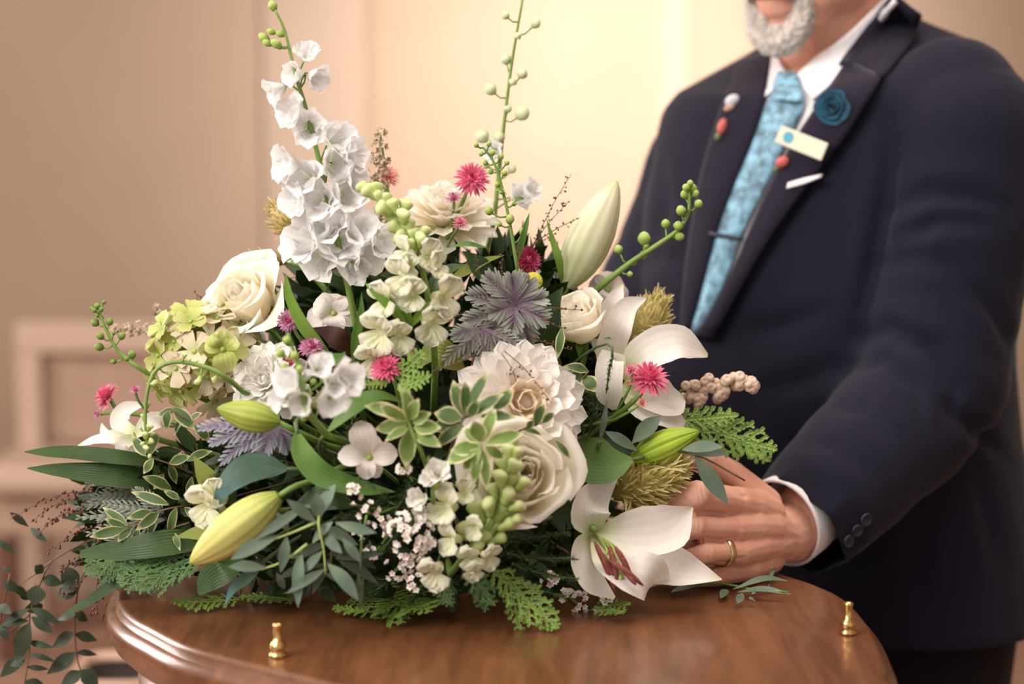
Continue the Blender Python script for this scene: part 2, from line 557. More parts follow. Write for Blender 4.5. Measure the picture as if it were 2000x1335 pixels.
# ------------------------------------------------------------------ flower builders
def rose(px, py, R, face, label, mat='rose_petal', open_=1.0, n=22, dy=0.0, seed=1, name='rose', stem_back=None, tip=0.06):
    rr = random.Random(seed)
    fz = V(*face)
    H = R * 1.25
    loc = Q(px, py, dy) - fz * H * .55
    root = thing(name, label, 'rose', mtx=frame(loc, fz, rr.uniform(0, 6)), group='cream roses in the arrangement')
    for k in range(n):
        t = k / (n - 1)
        rm = R * (.10 + (.50 + .16 * open_) * t ** .85)
        rt = rm * (.55 + (.55 + .45 * open_) * t ** 1.3)
        h = H * (1.02 - .10 * t - .30 * open_ * max(0, t - .55) / .45) * rr.uniform(.94, 1.05)
        prof = [(R * .05, 0), (rm * .62, h * .13), (rm * .96, h * .36), (rm * 1.0, h * .62), (rt * .96, h * .88), (rt, h)]
        if t > .5:
            c = open_ * (t - .5) * 2
            prof += [(rt + R * .16 * c, h + R * .01), (rt + R * .30 * c, h - R * .10 * c)]
        A = 1.35 - .50 * t
        me = one('petal', rpetal(prof, A, 9, 9, ruf=R * .045 * (.4 + t), k=.16 + .10 * t, seed=seed * 50 + k, tipx=tip * t), mat)
        ob('petal', me, root, RZ(k * 2.399 + rr.uniform(-.2, .2)) @ RY(rr.uniform(-.04, .05)))
    sm = one('sepal', sheet(R * .9, R * .32, 'lance', 60, 110, fold=.2, nu=6, nv=2), 'leaf_mid')
    for k in range(5):
        ob('sepal', sm, root, RZ(k * 1.2566))
    add_stem(root, loc, -fz if stem_back is None else V(*stem_back), .0028)
    return root

def dahlia(px, py, R, face, label, rows=None, dy=0.0, seed=1, mat='dahlia_petal', heart='dahlia_heart', ruf=.05, name='dahlia', cat='dahlia', notch=.0, shape='fan', hr=2):
    rr = random.Random(seed)
    fz = V(*face)
    loc = Q(px, py, dy) - fz * R * .38
    root = thing(name, label, cat, mtx=frame(loc, fz, rr.uniform(0, 6)))
    rows = rows or [(17, 1.02, 88, 100, .40), (16, 1.0, 74, 86, .40), (15, .95, 60, 72, .40), (14, .88, 47, 58, .38), (12, .78, 34, 42, .36), (10, .68, 20, 26, .33), (8, .58, 8, 6, .30)]
    for i, (n, l, a, b, w) in enumerate(rows):
        m = heart if i >= len(rows) - hr else mat
        ms = [one('petal', sheet(R * l * q, R * w, shape, a + e, b + e, cup=.28, ruf=ruf, nu=9, nv=8, seed=seed * 31 + i * 7 + int(q * 10), notch=notch), m)
              for q, e in ((1, 0), (.95, 4), (1.03, -3))]
        for k in range(n):
            ob('petal', ms[rr.randrange(3)], root, RZ((k + .5 * (i % 2)) * 2 * PI / n + rr.uniform(-.07, .07)) @ T(R * .06, 0, R * .03 * i) @ RX(rr.uniform(-.15, .15)))
    ob('flower_disc', one('flower_disc', ball(R * .22, 12, 8, 1, 1, 1.3), heart), root, T(0, 0, R * .30))
    ob('receptacle', one('receptacle', spin([(.002, -R * .2), (R * .2, -R * .1), (R * .22, R * .05), (R * .1, R * .16)], 10), 'leaf_mid'), root)
    add_stem(root, loc, -fz, .003)
    return root

def strawflower(px, py, rpx, face, label, mat='straw_pink', dy=0.0, seed=1, stem=None, n=(24, 22, 18, 13), closed=0.0, heart='straw_heart', stem_mat='stem_green'):
    rr = random.Random(seed)
    Y = D(px, py) + dy
    R = mpx(rpx, Y)
    fz = V(*face)
    loc = P(px, py, Y) - fz * R * .22
    root = thing('strawflower', label, 'strawflower', mtx=frame(loc, fz, rr.uniform(0, 6)), group='strawflowers in the arrangement')
    specs = [(1.0, 84, 98), (.92, 64, 76), (.78, 42, 46), (.60, 20, 8)]
    for i, ((l, a, b), c) in enumerate(zip(specs, n)):
        a -= 45 * closed
        b -= 60 * closed
        me = one('bract', sheet(R * l, R * .22, 'bract', a, b, cup=.5, nu=5, nv=2, seed=i), mat)
        for k in range(c):
            ob('bract', me, root, RZ((k + .5 * (i % 2)) * 2 * PI / c + rr.uniform(-.08, .08)) @ RY(rr.uniform(-.12, .12)) @ T(R * .03, 0, R * .05 * i))
    ob('flower_disc', one('flower_disc', ball(R * .30, 10, 6, sz=.8), heart), root, T(0, 0, R * .30))
    inv = root.matrix_basis.inverted()
    if stem:
        pts = [loc - fz * R * .1] + [P(x, y, Y + d) for x, y, d in stem]
        pts = catmull(pts, 8)
        pts.append(core(pts[-1], .9))
        ob('stem', one('stem', tube([inv @ p for p in pts], R * .09 + .0007), stem_mat), root)
    else:
        add_stem(root, loc, -fz, R * .08 + .0006, stem_mat)
    return root

def floret_petals(R, mat, n=5, seed=0, bell=1.0, nu=6, nv=5):
    """shared petal meshes of an open bell floret"""
    prof = [(R * .10, 0), (R * .34, R * .22), (R * .55, R * .55), (R * (.66 + .1 * (1 - bell)), R * .85), (R * (.80 + .2 * (1 - bell)), R * 1.12), (R * (.98 + .25 * (1 - bell)), R * 1.25)]
    return [one('petal', rpetal(prof, 1.0, nu, nv, ruf=R * .13, k=.2, seed=seed + q, taper=.45), mat) for q in range(3)]
def add_floret(root, inv, p, face, k, pet, rr, n=5, stalk_from=None, sepal=True, stalk_mat='stem_green'):
    fz = Vector(face).normalized()
    m = inv @ frame(p, fz, rr.uniform(0, 6)) @ S(k)
    f = sub('floret', root, m)
    for i in range(n):
        ob('petal', pet[i % 3], f, RZ(i * 2 * PI / n + rr.uniform(-.12, .12)) @ RY(rr.uniform(-.10, .14)))
    if n == 5:
        pi_ = pet[0]
        for i in range(3):
            ob('petal', pi_, f, RZ(i * 2.094 + .5) @ S(.6))
    if stalk_from is not None:
        a = inv @ Vector(stalk_from)
        b = inv @ Vector(p)
        c = inv @ (Vector(p) - fz * (Vector(p) - Vector(stalk_from)).length * .5)
        me = one('stalk', tube([a, a.lerp(c, .5), c.lerp(b, .5), b], .0008, .0010, 5), stalk_mat)
        ob('stalk', me, root)
    return f

def spike(name, label, cat, path, florets, buds, fmat='delphinium_petal', bmat='bud_pale', R=.017, dy=0.0, r=(.0030, .0012), seed=1, into=True, group=None,
          bell=1.0, stem_mat='stem_green', bud_shape=1.3, leaves=()):
    """a flower spike: stem along pixels (x, y, extra depth), open florets (x, y, diameter px, (right, toward, up)), buds (x, y, diameter px)"""
    rr = random.Random(seed)
    base = D(path[0][0], path[0][1]) + dy
    W = [P(x, y, base + d) for x, y, d in path]
    pts = catmull(W, 20)
    loc = pts[0].copy()
    root = thing(name, label, cat, mtx=Matrix.Translation(loc), group=group)
    inv = root.matrix_basis.inverted()
    ext = ([core(pts[0], .85)] if into else []) + pts
    rad = list(np.linspace(r[0], r[1], len(ext)))
    ob('stem', one('stem', tube([inv @ p for p in ext], rad), stem_mat), root)
    pet = floret_petals(1.0, fmat, seed=seed * 10, bell=bell)
    def near(x, y):
        best = min(range(len(path) - 1), key=lambda i: min(math.hypot(path[i][0] * (1 - t) + path[i + 1][0] * t - x, path[i][1] * (1 - t) + path[i + 1][1] * t - y) for t in (0, .25, .5, .75, 1)))
        tt = min((math.hypot(path[best][0] * (1 - t) + path[best + 1][0] * t - x, path[best][1] * (1 - t) + path[best + 1][1] * t - y), t) for t in [i / 10 for i in range(11)])[1]
        return base + path[best][2] * (1 - tt) + path[best + 1][2] * tt
    for x, y, d, face in florets:
        Y = near(x, y)
        fz = V(*face)
        k = mpx(d, Y) * .5
        c = P(x, y, Y - k * .5 * face[1])
        p = c - fz * k * .7
        s = min(pts, key=lambda q: (q - p + Vector((0, 0, k * 1.0))).length)
        add_floret(root, inv, p, fz, k, pet, rr, stalk_from=s)
    bm = cached(('bud', bmat, bud_shape), lambda: one('bud', spin([(.08, -1.0 * bud_shape), (.55, -.75 * bud_shape), (.95, -.2), (.92, .25), (.6, .75 * bud_shape), (.1, 1.0 * bud_shape)], 8, 4, .06) if bmat != 'snapdragon_bud' else spin([(.10, -1.3), (.42, -1.15), (.62, -.7), (.60, -.3), (.80, .1), (.98, .55), (.86, .95), (.40, 1.2), (.05, 1.1)], 12, 2, .24), bmat))
    for b in buds:
        x, y, d = b[:3]
        Y = near(x, y) - rr.uniform(-.004, .006)
        k = mpx(d, Y) * .5 / 1.1
        p = P(x, y, Y)
        s = min(pts, key=lambda q: (q - p + Vector((0, 0, k * 1.5))).length)
        dv = (p - s)
        dv = dv.normalized() + Vector((0, 0, .4)) if dv.length > .001 else Vector((0, 0, 1))
        ob('bud', bm, root, inv @ frame(p, dv, rr.uniform(0, 6)) @ S(k))
        if (p - s).length > k * 1.2:
            e = p - dv.normalized() * k
            mid = s.lerp(e, .55) - Vector((0, 0, (p - s).length * .12))
            ob('stalk', one('stalk', tube([inv @ s, inv @ mid, inv @ e], .0009, .0008, 5), stem_mat), root)
    for (x0, y0, x1, y1, w, lm) in leaves:
        Y = near(x0, y0)
        a, b = P(x0, y0, Y), P(x1, y1, Y - .012)
        mid = a.lerp(b, .5) + Vector((0, -.008, .003))
        ww = mpx(w, Y) * .5
        ob('leaf', one('leaf', ribbon([inv @ a, inv @ mid, inv @ b], [ww * .15, ww * .8, ww, ww * .75, ww * .03], (0.2, -1, .5), fold=.25, nu=8, nv=4), lm), root)
    return root

def snap_floret_meshes():
    tubem = one('throat', spin([(.20, 0), (.28, .2), (.30, .45), (.22, .62), (.06, .66)], 8), 'snapdragon_petal')
    up = [one('upper_lip', sheet(1.35, 1.35, 'fan', 5, 75, cup=-.15, ruf=.30, nu=8, nv=8, seed=s, notch=-.1), 'snapdragon_petal') for s in (1, 2)]
    lo = [one('lower_lip', sheet(1.3, 1.15, 'fan', 20, 100, cup=.15, ruf=.30, nu=8, nv=8, seed=s), 'snapdragon_petal') for s in (3, 4)]
    return tubem, up, lo
def snapdragon(label, path, florets, buds, dy=0.0, seed=1, leaves=()):
    root = spike('snapdragon', label, 'snapdragon', path, [], [(x, y, d * 1.2) for x, y, d in buds], bmat='snapdragon_bud', dy=dy, seed=seed, r=(.0032, .0018), leaves=leaves, bud_shape=1.45)
    rr = random.Random(seed)
    inv = root.matrix_basis.inverted()
    base = D(path[0][0], path[0][1]) + dy
    tubem, up, lo = cached('snap', snap_floret_meshes)
    for x, y, d, face in florets:
        Y = base - .012
        k = mpx(d, Y) * .68
        fz = V(*face)
        # local x of the floret points down so the lower lip hangs
        zc = fz
        xc = (Vector((0, 0, -1)) - zc * Vector((0, 0, -1)).dot(zc)).normalized()
        yc = zc.cross(xc)
        m = Matrix((xc, yc, zc)).transposed().to_4x4()
        m.translation = P(x, y, Y) - fz * k * .75
        f = sub('floret', root, inv @ m @ RZ(rr.uniform(-.3, .3)) @ S(k))
        ob('throat', tubem, f)
        for i, a in enumerate((-.45, .45)):
            ob('upper_lip', up[i], f, T(-.08, 0, .42) @ RZ(PI + a) @ S(.95))
        for i, a in enumerate((-.8, 0, .8)):
            ob('lower_lip', lo[i % 2], f, T(.06, 0, .40) @ RZ(a) @ S(.90))
    return root

def lily_bud(base, tip, rpx, label, mat, dy=0.0, dtip=0.0, stem_px=None, seed=1, lobes=3):
    Y = D(*base) + dy
    a, b = P(base[0], base[1], Y), P(tip[0], tip[1], Y + dtip)
    L = (b - a).length
    r = mpx(rpx, Y)
    root = thing('lily_bud', label, 'lily bud', mtx=frame(a, b - a, seed))
    prof = [(r * .28, 0), (r * .62, L * .10), (r * .90, L * .24), (r * 1.0, L * .40), (r * .96, L * .56), (r * .78, L * .72), (r * .50, L * .87), (r * .24, L * .96), (r * .05, L)]
    def tepal(bulge, A):
        vs, f, uv = rpetal(prof, A, 14, 8, k=0, taper=0)
        out = []
        for (x, y, z), (u, v) in zip(vs, uv):
            w = 2 * v - 1
            s = 1 + bulge * (math.cos(w * PI / 2)) - .10 * math.exp(-(w * 6) ** 2)
            out.append((x * s, y * s, z))
        return out, f, uv
    me = one('tepal', tepal(.14, PI / lobes * 1.02), mat)
    for k in range(lobes):
        ob('tepal', me, root, RZ(k * 2 * PI / lobes))
    inner = one('inner_tepal', spin([(q * .93, z * .985) for q, z in prof], 16), mat)
    ob('inner_tepal', inner, root)
    if stem_px:
        inv = root.matrix_basis.inverted()
        pts = [a + (b - a) * .02] + [P(x, y, Y + d) for x, y, d in stem_px]
        pts = catmull(pts, 8)
        pts.append(core(pts[-1], .9))
        ob('stem', one('stem', tube([inv @ p for p in pts], .0026, .0032), 'stem_green'), root)
    else:
        add_stem(root, a, a - b, .003)
    return root

def leaf_on(root, inv, a, b, w, mat, nrm=(0, -1, .6), sag=.08, fold=.18, shape=(.10, .62, .95, 1.0, .82, .48, .03), name='leaf', cup=0, nu=9, nv=4, ruf=0, seed=0):
    a, b = Vector(a), Vector(b)
    L = (b - a).length
    m = a.lerp(b, .5) + Vector(nrm).normalized() * L * sag
    return ob(name, one(name, ribbon([inv @ a, inv @ m, inv @ b], [w * .5 * s for s in shape], nrm, fold=fold, cup=cup, nu=nu, nv=nv, ruf=ruf, seed=seed), mat), root)

def big_leaf(label, pts, w, mat, dy=0.0, nrm=(0, -1, .7), name='lily_leaf', cat='leaf', fold=.15, cup=0., shape=(.15, .7, 1, .95, .7, .35, .03), ruf=.04, seed=3, stem=True, nu=16):
    """one long leaf along pixels (x, y, extra depth), w = full width in pixels"""
    base = D(pts[0][0], pts[0][1]) + dy
    W = [P(x, y, base + d) for x, y, d in pts]
    root = thing(name, label, cat, loc=W[0])
    inv = Matrix.Translation(W[0]).inverted()
    hw = mpx(w, base) * .5
    nr = [Vector(n) for n in nrm] if isinstance(nrm, list) else nrm
    ob('blade', one('blade', ribbon([inv @ p for p in W], [hw * s for s in shape], nr, fold=fold, cup=cup, nu=nu, nv=6, ruf=ruf, seed=seed), mat), root)
    if stem:
        add_stem(root, W[0], W[0] - W[1], .002, 'stem_dark')
    return root

def leaf_spray(name, label, cat, stems, leaves, mat, w, dy=0.0, stem_mat='stem_brown', r=.0014, nrm=(0, -1, .6), group=None, into=True, fold=.18, shape=(.10, .62, .95, 1.0, .82, .48, .03), jit=.012, seed=1, ruf=0, sag=.08, flat=False):
    """twigs (pixel paths) with leaves (x0, y0, x1, y1[, width px]) as single parts"""
    rr = random.Random(seed)
    base = D(stems[0][0][0], stems[0][0][1]) + dy
    P = (lambda x, y, Y: G(x, y, ZT + .004 + rr.uniform(0, .006))) if flat else globals()['P']
    root = thing(name, label, cat, loc=P(stems[0][0][0], stems[0][0][1], base), group=group)
    inv = Matrix.Translation(root.location).inverted()
    for s in stems:
        pts = catmull([P(x, y, base + (q[0] if q else 0)) for x, y, *q in s], 10)
        if into and s is stems[0]:
            pts = [core(pts[0], .8)] + pts
        ob('twig', one('twig', tube([inv @ p for p in pts], r, r * .55, 5), stem_mat), root)
    for i, l in enumerate(leaves):
        ww = (l[4] if len(l) > 4 else w) * rr.uniform(.88, 1.12)
        d0 = rr.uniform(-jit, jit) * .3
        a, b = P(l[0], l[1], base + d0), P(l[2], l[3], base + d0 + rr.uniform(-jit, jit))
        n = Vector(nrm) + Vector((rr.uniform(-.5, .5), 0, rr.uniform(-.4, .4)))
        leaf_on(root, inv, a, b, mpx(ww, base), mat, n, fold=fold, shape=shape, ruf=ruf, seed=i, sag=sag * rr.uniform(.3, 1.6))
    return root

def cedar_mesh(L, W, seed=0, dens=13, scale=1.0):
    """flat feathery cedar frond along +Z in the YZ plane, drooping to +X"""
    rr = random.Random(seed)
    mb = MB()
    def twiglet(a, b, r, drop):
        n = max(2, int((b - a).length / (r * 2.2)))
        t = (b - a).normalized()
        side = t.cross(Vector((1, 0, 0))).normalized()
        for i in range(n):
            p = a.lerp(b, i / n)
            q = a.lerp(b, (i + 1.5) / n)
            for s in (-1, 1):
                e = p.lerp(q, .55) + side * s * r * 1.1 + Vector((r * .3, 0, 0))
                nn = Vector((r * .35, 0, 0))
                mb.add(([p - side * s * r * .2, e - t * r * .3, q + side * s * r * .25, p.lerp(q, .5) + nn], [(0, 1, 3), (1, 2, 3), (0, 3, 2)], [(0, 0)] * 4))
    def curve(u):
        return Vector((L * .10 * u * u, 0, L * u))
    N = dens
    for i in range(N):
        twiglet(curve(i / N), curve((i + 1) / N), .0016 * scale, 0)
        for s in (-1, 1):
            u = (i + (.25 if s > 0 else .6)) / N
            l = W * math.sin(PI * min(1, .12 + .88 * u)) ** .7 * rr.uniform(.75, 1.1) * (1 - .35 * u)
            a = curve(u)
            ang = math.radians(rr.uniform(38, 52))
            d = Vector((rr.uniform(-.1, .25), s * math.sin(ang), math.cos(ang)))
            b = a + d * l
            twiglet(a, b, .0014 * scale, 0)
            for j in range(max(1, int(l / (.0062 * scale)))):
                t = (j + .6) / max(1, int(l / (.0062 * scale)))
                for s2 in (-1, 1):
                    a2 = a.lerp(b, t)
                    d2 = (d + Vector((0, s2 * .9, .15))).normalized()
                    if rr.random() < .85:
                        twiglet(a2, a2 + d2 * l * .42 * (1.05 - t) + d2 * .003, .0012 * scale, 0)
    return mb.mesh('frond', 'cedar')
def cedar(label, fronds, dy=0.0, mat='cedar', seed=1, scale=1.0, at_table=False, nrm=(0, -.4, 1), name='cedar_sprig', width=.45):
    """fronds: (x0, y0, x1, y1) base and tip in pixels"""
    x0, y0, x1, y1 = fronds[0][:4]
    f0 = (lambda x, y: G(x, y, ZT + .006)) if at_table else (lambda x, y: Q(x, y, dy))
    root = thing(name, label, 'cedar', loc=f0(x0, y0))
    inv = Matrix.Translation(root.location).inverted()
    for i, fr in enumerate(fronds):
        x0, y0, x1, y1 = fr[:4]
        a = f0(x0, y0)
        b = f0(x1, y1) if at_table else P(x1, y1, D(x0, y0) + dy - .01)
        z = (b - a)
        L = z.length
        z.normalize()
        n = Vector(nrm)
        n = (n - z * n.dot(z)).normalized()
        x = n if not at_table else -n
        x = n
        y = z.cross(x)
        m = Matrix((x, y, z)).transposed().to_4x4()
        m.translation = a
        me = cedar_mesh(L, L * (fr[4] if len(fr) > 4 else width), seed * 10 + i, max(6, int(L / (.0062 * scale))), scale)
        me.materials.clear()
        me.materials.append(MATS[mat])
        ob('frond', me, root, inv @ m)
    add_stem(root, root.location, root.location - (b - a) * .2, .0014, 'stem_brown')
    return root

def fern(label, plumes, dy=0.0, mat='fern_needles', seed=1, L=.011, name='asparagus_fern', stem_mat='stem_dark', n=260, into=True, group=None):
    """feathery plumes of fine needles along pixel paths; each plume one part"""
    rr = random.Random(seed)
    base = D(plumes[0][0][0], plumes[0][0][1]) + dy
    root = thing(name, label, 'fern', loc=P(plumes[0][0][0], plumes[0][0][1], base), group=group)
    inv = Matrix.Translation(root.location).inverted()
    for s in plumes:
        pts = catmull([P(x, y, base + (q[0] if q else 0)) for x, y, *q in s], 14)
        mb = MB()
        for i in range(n):
            t = rr.random() * 13.99
            k = int(t)
            p = pts[k].lerp(pts[k + 1], t - k)
            d = (pts[k + 1] - pts[k]).normalized()
            o = Vector((rr.gauss(0, 1), rr.gauss(0, 1), rr.gauss(0, 1))).normalized()
            v = (o + d * .6).normalized() * L * rr.uniform(.5, 1.2) * (1.15 - .5 * t / 14)
            w = v.cross(d).normalized() * .00045
            a = inv @ p
            mb.add(([a - w, a + w, a + v * .6 + w, a + v, a + v * .6 - w], [(0, 1, 2, 3, 4)], [(0, 0)] * 5))
        me = mb.mesh('needles', mat, False)
        st = ob('plume', one('plume', tube([inv @ p for p in pts], .0011, .0005, 5), stem_mat), root)
        ob('needles', me, st, kind='stuff')
    if into:
        add_stem(root, root.location, root.location - P(plumes[0][-1][0], plumes[0][-1][1], base), .0012, 'stem_dark')
    return root

def wisp(label, stems, dy=0.0, seed=1, bead=.0011, name='heather_grass', mat='bead_brown', stem_mat='stem_brown', gap=.0042, spread=.004, cat='grass sprig', into=True):
    """fine grass stems beaded with tiny seeds"""
    rr = random.Random(seed)
    base = D(stems[0][0][0], stems[0][0][1]) + dy
    root = thing(name, label, cat, loc=P(stems[0][0][0], stems[0][0][1], base))
    inv = Matrix.Translation(root.location).inverted()
    for s in stems:
        pts = catmull([P(x, y, base + (q[0] if q else 0)) for x, y, *q in s], 14)
        st = ob('stalk', one('stalk', tube([inv @ p for p in pts], .00055, .0003, 4), stem_mat), root)
        mb = MB()
        L = sum((pts[i + 1] - pts[i]).length for i in range(14))
        for i in range(int(L / gap)):
            t = (i + rr.random()) / (L / gap) * 13.9
            if t < 3.5:
                continue
            k = min(13, int(t))
            p = pts[k].lerp(pts[k + 1], t - k)
            o = Vector((rr.gauss(0, 1), rr.gauss(0, 1), rr.gauss(0, 1))).normalized() * spread * rr.uniform(.3, 1)
            q = inv @ (p + o)
            mb.add(ball(bead * rr.uniform(.7, 1.2), 5, 3), Matrix.Translation(q))
            mb.add(tube([inv @ p, q], .00025, .00025, 3, False))
        ob('seeds', mb.mesh('seeds', mat), st, kind='stuff')
    if into:
        add_stem(root, root.location, root.location - P(stems[0][-1][0], stems[0][-1][1], base), .0008, 'stem_brown')
    return root

def tiny_blossom():
    mb = MB()
    for k in range(5):
        mb.add(sheet(1.0, .9, 'spoon', 25, 75, cup=.4, nu=3, nv=2), RZ(k * 1.2566))
    mb.add(sheet(.7, .8, 'spoon', 5, 20, cup=.4, nu=3, nv=2), RZ(.5))
    mb.add(sheet(.7, .8, 'spoon', 5, 20, cup=.4, nu=3, nv=2), RZ(3.6))
    return mb.mesh('blossom', 'rice_white')
def cluster(label, heads, name='rice_flower', cat='filler flower', dy=0.0, seed=1, kind='rice', dens=1.0, twig=None, size=21, into=True):
    """small flower heads (x, y, half width px, half height px) made of single tiny blossoms"""
    rr = random.Random(seed)
    base = D(heads[0][0], heads[0][1]) + dy
    root = thing(name, label, cat, loc=P(heads[0][0], heads[0][1], base))
    inv = Matrix.Translation(root.location).inverted()
    if kind == 'rice':
        bm = cached('blossom', tiny_blossom)
    elif kind == 'berry':
        bm = cached('berry', lambda: one('berry', spin([(.1, -.95), (.62, -.75), (.98, -.1), (.85, .5), (.45, .85), (.3, .7), (.05, .6)], 9), 'berry_tan'))
    else:
        bm = cached('veronica', lambda: (lambda b: [b.add(sheet(1.1, .7, 'spoon', 30, 80, cup=.4, nu=3, nv=2), RZ(k * 1.5708)) for k in range(4)] and b.mesh('blossom', 'veronica'))(MB()))
    for hx, hy, a, b in heads:
        n = max(7, int(dens * a * b / (size * size * (1.05 if kind == 'berry' else .24))))
        for i in range(n):
            t = rr.random() * 2 * PI
            q = math.sqrt((i + .5) / n)
            x, y = hx + a * q * math.cos(t), hy + b * q * math.sin(t)
            dd = -mpx(min(a, b), base) * .8 * math.sqrt(max(0, 1 - q * q))
            p = P(x, y, base + dd + rr.uniform(-.001, .001))
            f = V(math.cos(t) * q, .9 * math.sqrt(1.05 - q * q) + .1, -math.sin(t) * q + .15)
            ob('blossom' if kind != 'berry' else 'berry', bm, root, inv @ frame(p, f, rr.uniform(0, 6)) @ S(mpx(size, base) * .5 * rr.uniform(.85, 1.15)))
    for s in (twig or []):
        pts = catmull([P(x, y, base + (q[0] if q else .004)) for x, y, *q in s], 8)
        ob('twig', one('twig', tube([inv @ p for p in pts], .0010, .0007, 5), 'stem_green'), root)
    if into:
        add_stem(root, root.location + Vector((0, .004, 0)), Vector((0, 1, -.4)), .0013, 'stem_green')
    return root

def plume(label, base, tip, rpx, dy=0.0, mat='plume', seed=1, name='celosia', spikes=280, cat='celosia'):
    rr = random.Random(seed)
    Y = D(*base) + dy
    a, b = P(base[0], base[1], Y), P(tip[0], tip[1], Y)
    L = (b - a).length
    R = mpx(rpx, Y)
    root = thing(name, label, cat, mtx=frame(a, b - a, 0))
    mb = MB()
    mb.add(spin([(R * .2, 0), (R * .55, L * .25), (R * .6, L * .55), (R * .35, L * .85), (R * .05, L * .97)], 10))
    ob('flower_head', mb.mesh('flower_head', mat), root)
    ms = [one('plumelet', (lambda q: q)(sheet(1.0, .17, 'lobed', 0, 26 * s, cup=.3, nu=9, nv=2, fold=.3)), mat) for s in (-1, 1, 2)]
    for i in range(spikes):
        u = (i + .5) / spikes
        t = i * 2.399
        r0 = R * .5 * math.sin(PI * (.15 + .8 * u)) ** .8
        el = math.radians(75 - 70 * u + rr.uniform(-12, 12))
        z = Vector((math.cos(t) * math.sin(el), math.sin(t) * math.sin(el), math.cos(el)))
        k = R * rr.uniform(.5, .8)
        ob('plumelet', ms[i % 3], root, frame((r0 * math.cos(t), r0 * math.sin(t), L * (.08 + .80 * u)), z, rr.uniform(0, 6)) @ S(k))
    add_stem(root, a, a - b, .0028)
    return root

def lobed_leaf(root, inv, a, b, w, mat, nrm, seed=0, sag=.12):
    """a deeply cut silver leaf: midrib with paired rounded lobes, one mesh"""
    rr = random.Random(seed)
    a, b = inv @ Vector(a), inv @ Vector(b)
    nrm = Vector(nrm).normalized()
    L = (b - a).length
    pts = catmull([a, a.lerp(b, .5) + nrm * L * sag, b], 10)
    mb = MB()
    mb.add(ribbon(pts, [w * .05, w * .12, w * .10, w * .06], nrm, nu=10, nv=2))
    t = (b - a).normalized()
    s = t.cross(nrm).normalized()
    for i in range(2, 11):
        u = i / 10
        p = pts[i]
        l = w * .66 * math.sin(PI * (.25 + .62 * u)) ** .8
        for q in (-1, 1):
            d = (s * q * (1 - .45 * u) + t * (.75 + .8 * u)).normalized()
            e = p + d * l * rr.uniform(.85, 1.1) + nrm * rr.uniform(-.1, .25) * l
            mb.add(ribbon([p, p.lerp(e, .5) + nrm * l * .06, e], [w * .02, w * .035, w * .055, w * .02], nrm, nu=4, nv=2, cup=.3))
    return ob('leaf', mb.mesh('leaf', mat), root)

# ------------------------------------------------------------------ the room
def wallmat(name, col, col2, rough=.85, scale=3, bump=.08):
    return solid(name, col, rough, spec=.2, noise=col2, nscale=scale, bump=bump, bscale=300)
wallmat('wall_paint', 'a08a76', '9c8672')
wallmat('trim_paint', 'a5917f', 'a18d7b')
wallmat('carpet', '9c7966', '91705e', .95, 60, .5)
solid('ceiling_paint', 'e6dccf', .9)
solid('bench_fabric', 'a98d7a', .9, noise='a08472', nscale=20)
solid('bench_frame', 'b89e8b', .6)
solid('box_wood', '6a4634', .45, noise='55372a', nscale=14)
solid('box_rim', 'b79480', .4)
solid('box_hollow_shade', '1d0f0a', .9)  # near black: shade of a deep hollow painted on a shallow dish

def boxt(x0, x1, y0, y1, z0, z1, b=0.0):
    v = [(x, y, z) for x in (x0, x1) for y in (y0, y1) for z in (z0, z1)]
    f = [(0, 1, 3, 2), (4, 6, 7, 5), (0, 4, 5, 1), (2, 3, 7, 6), (0, 2, 6, 4), (1, 5, 7, 3)]
    return v, f, [(0, 0)] * 8
def bevel(o, w, seg=3):
    m = o.modifiers.new('bevel', 'BEVEL')
    m.width = w
    m.segments = seg
    m.limit_method = 'ANGLE'
    return o
def struct(name, t, mat):
    o = ob(name, MB().add(t).mesh(name, mat, False), kind='structure')
    return o
YW = 3.4
struct('floor', boxt(-3.2, 3.2, -2.6, YW, -.05, 0), 'carpet')
struct('wall_back', boxt(-3.2, 3.2, YW, YW + .1, 0, 3.3), 'wall_paint')
struct('wall_left', boxt(-3.3, -3.2, -2.6, YW, 0, 3.3), 'wall_paint')
struct('wall_right', boxt(3.2, 3.3, -2.6, YW, 0, 3.3), 'wall_paint')
struct('ceiling', boxt(-3.2, 3.2, -2.6, YW, 3.3, 3.4), 'ceiling_paint')
def wx(px, Y):
    return P(px, 300, Y).x
struct('trim_1', boxt(wx(520, YW), wx(715, YW), YW - .02, YW, 0, 3.3), 'trim_paint')
struct('trim_2', boxt(wx(1288, YW), wx(1342, YW), YW - .02, YW, 0, 3.3), 'trim_paint')
struct('baseboard_back', boxt(-3.2, wx(520, YW), YW - .02, YW, 0, .1), 'trim_paint')
struct('baseboard_right', boxt(wx(1342, YW), 3.2, YW - .02, YW, 0, .1), 'trim_paint')

# bench against the wall
bx0, bx1, by = wx(22, 3.0), wx(900, 3.0), 3.0
bench = thing('bench', 'pale padded bench with framed back against the beige wall', 'bench', loc=((bx0 + bx1) / 2, by, 0))
bi = bench.matrix_basis.inverted()
bw = (bx1 - bx0) / 2
def bpart(name, x0, x1, y0, y1, z0, z1, mat, bev=.008):
    return bevel(ob(name, MB().add(boxt(x0, x1, y0, y1, z0, z1)).mesh(name, mat, False), bench), bev)
bpart('back_rail', -bw, bw, -.02, .05, .69, .765, 'bench_frame')
bpart('back_stile', -bw, -bw + .06, -.02, .05, .0, .69, 'bench_frame')
bpart('back_stile', bw - .06, bw, -.02, .05, .0, .69, 'bench_frame')
bpart('back_panel', -bw + .06, bw - .06, .01, .045, .47, .69, 'bench_fabric', .006)
bpart('seat_cushion', -bw - .02, bw, -.30, .0, .40, .465, 'bench_frame', .02)
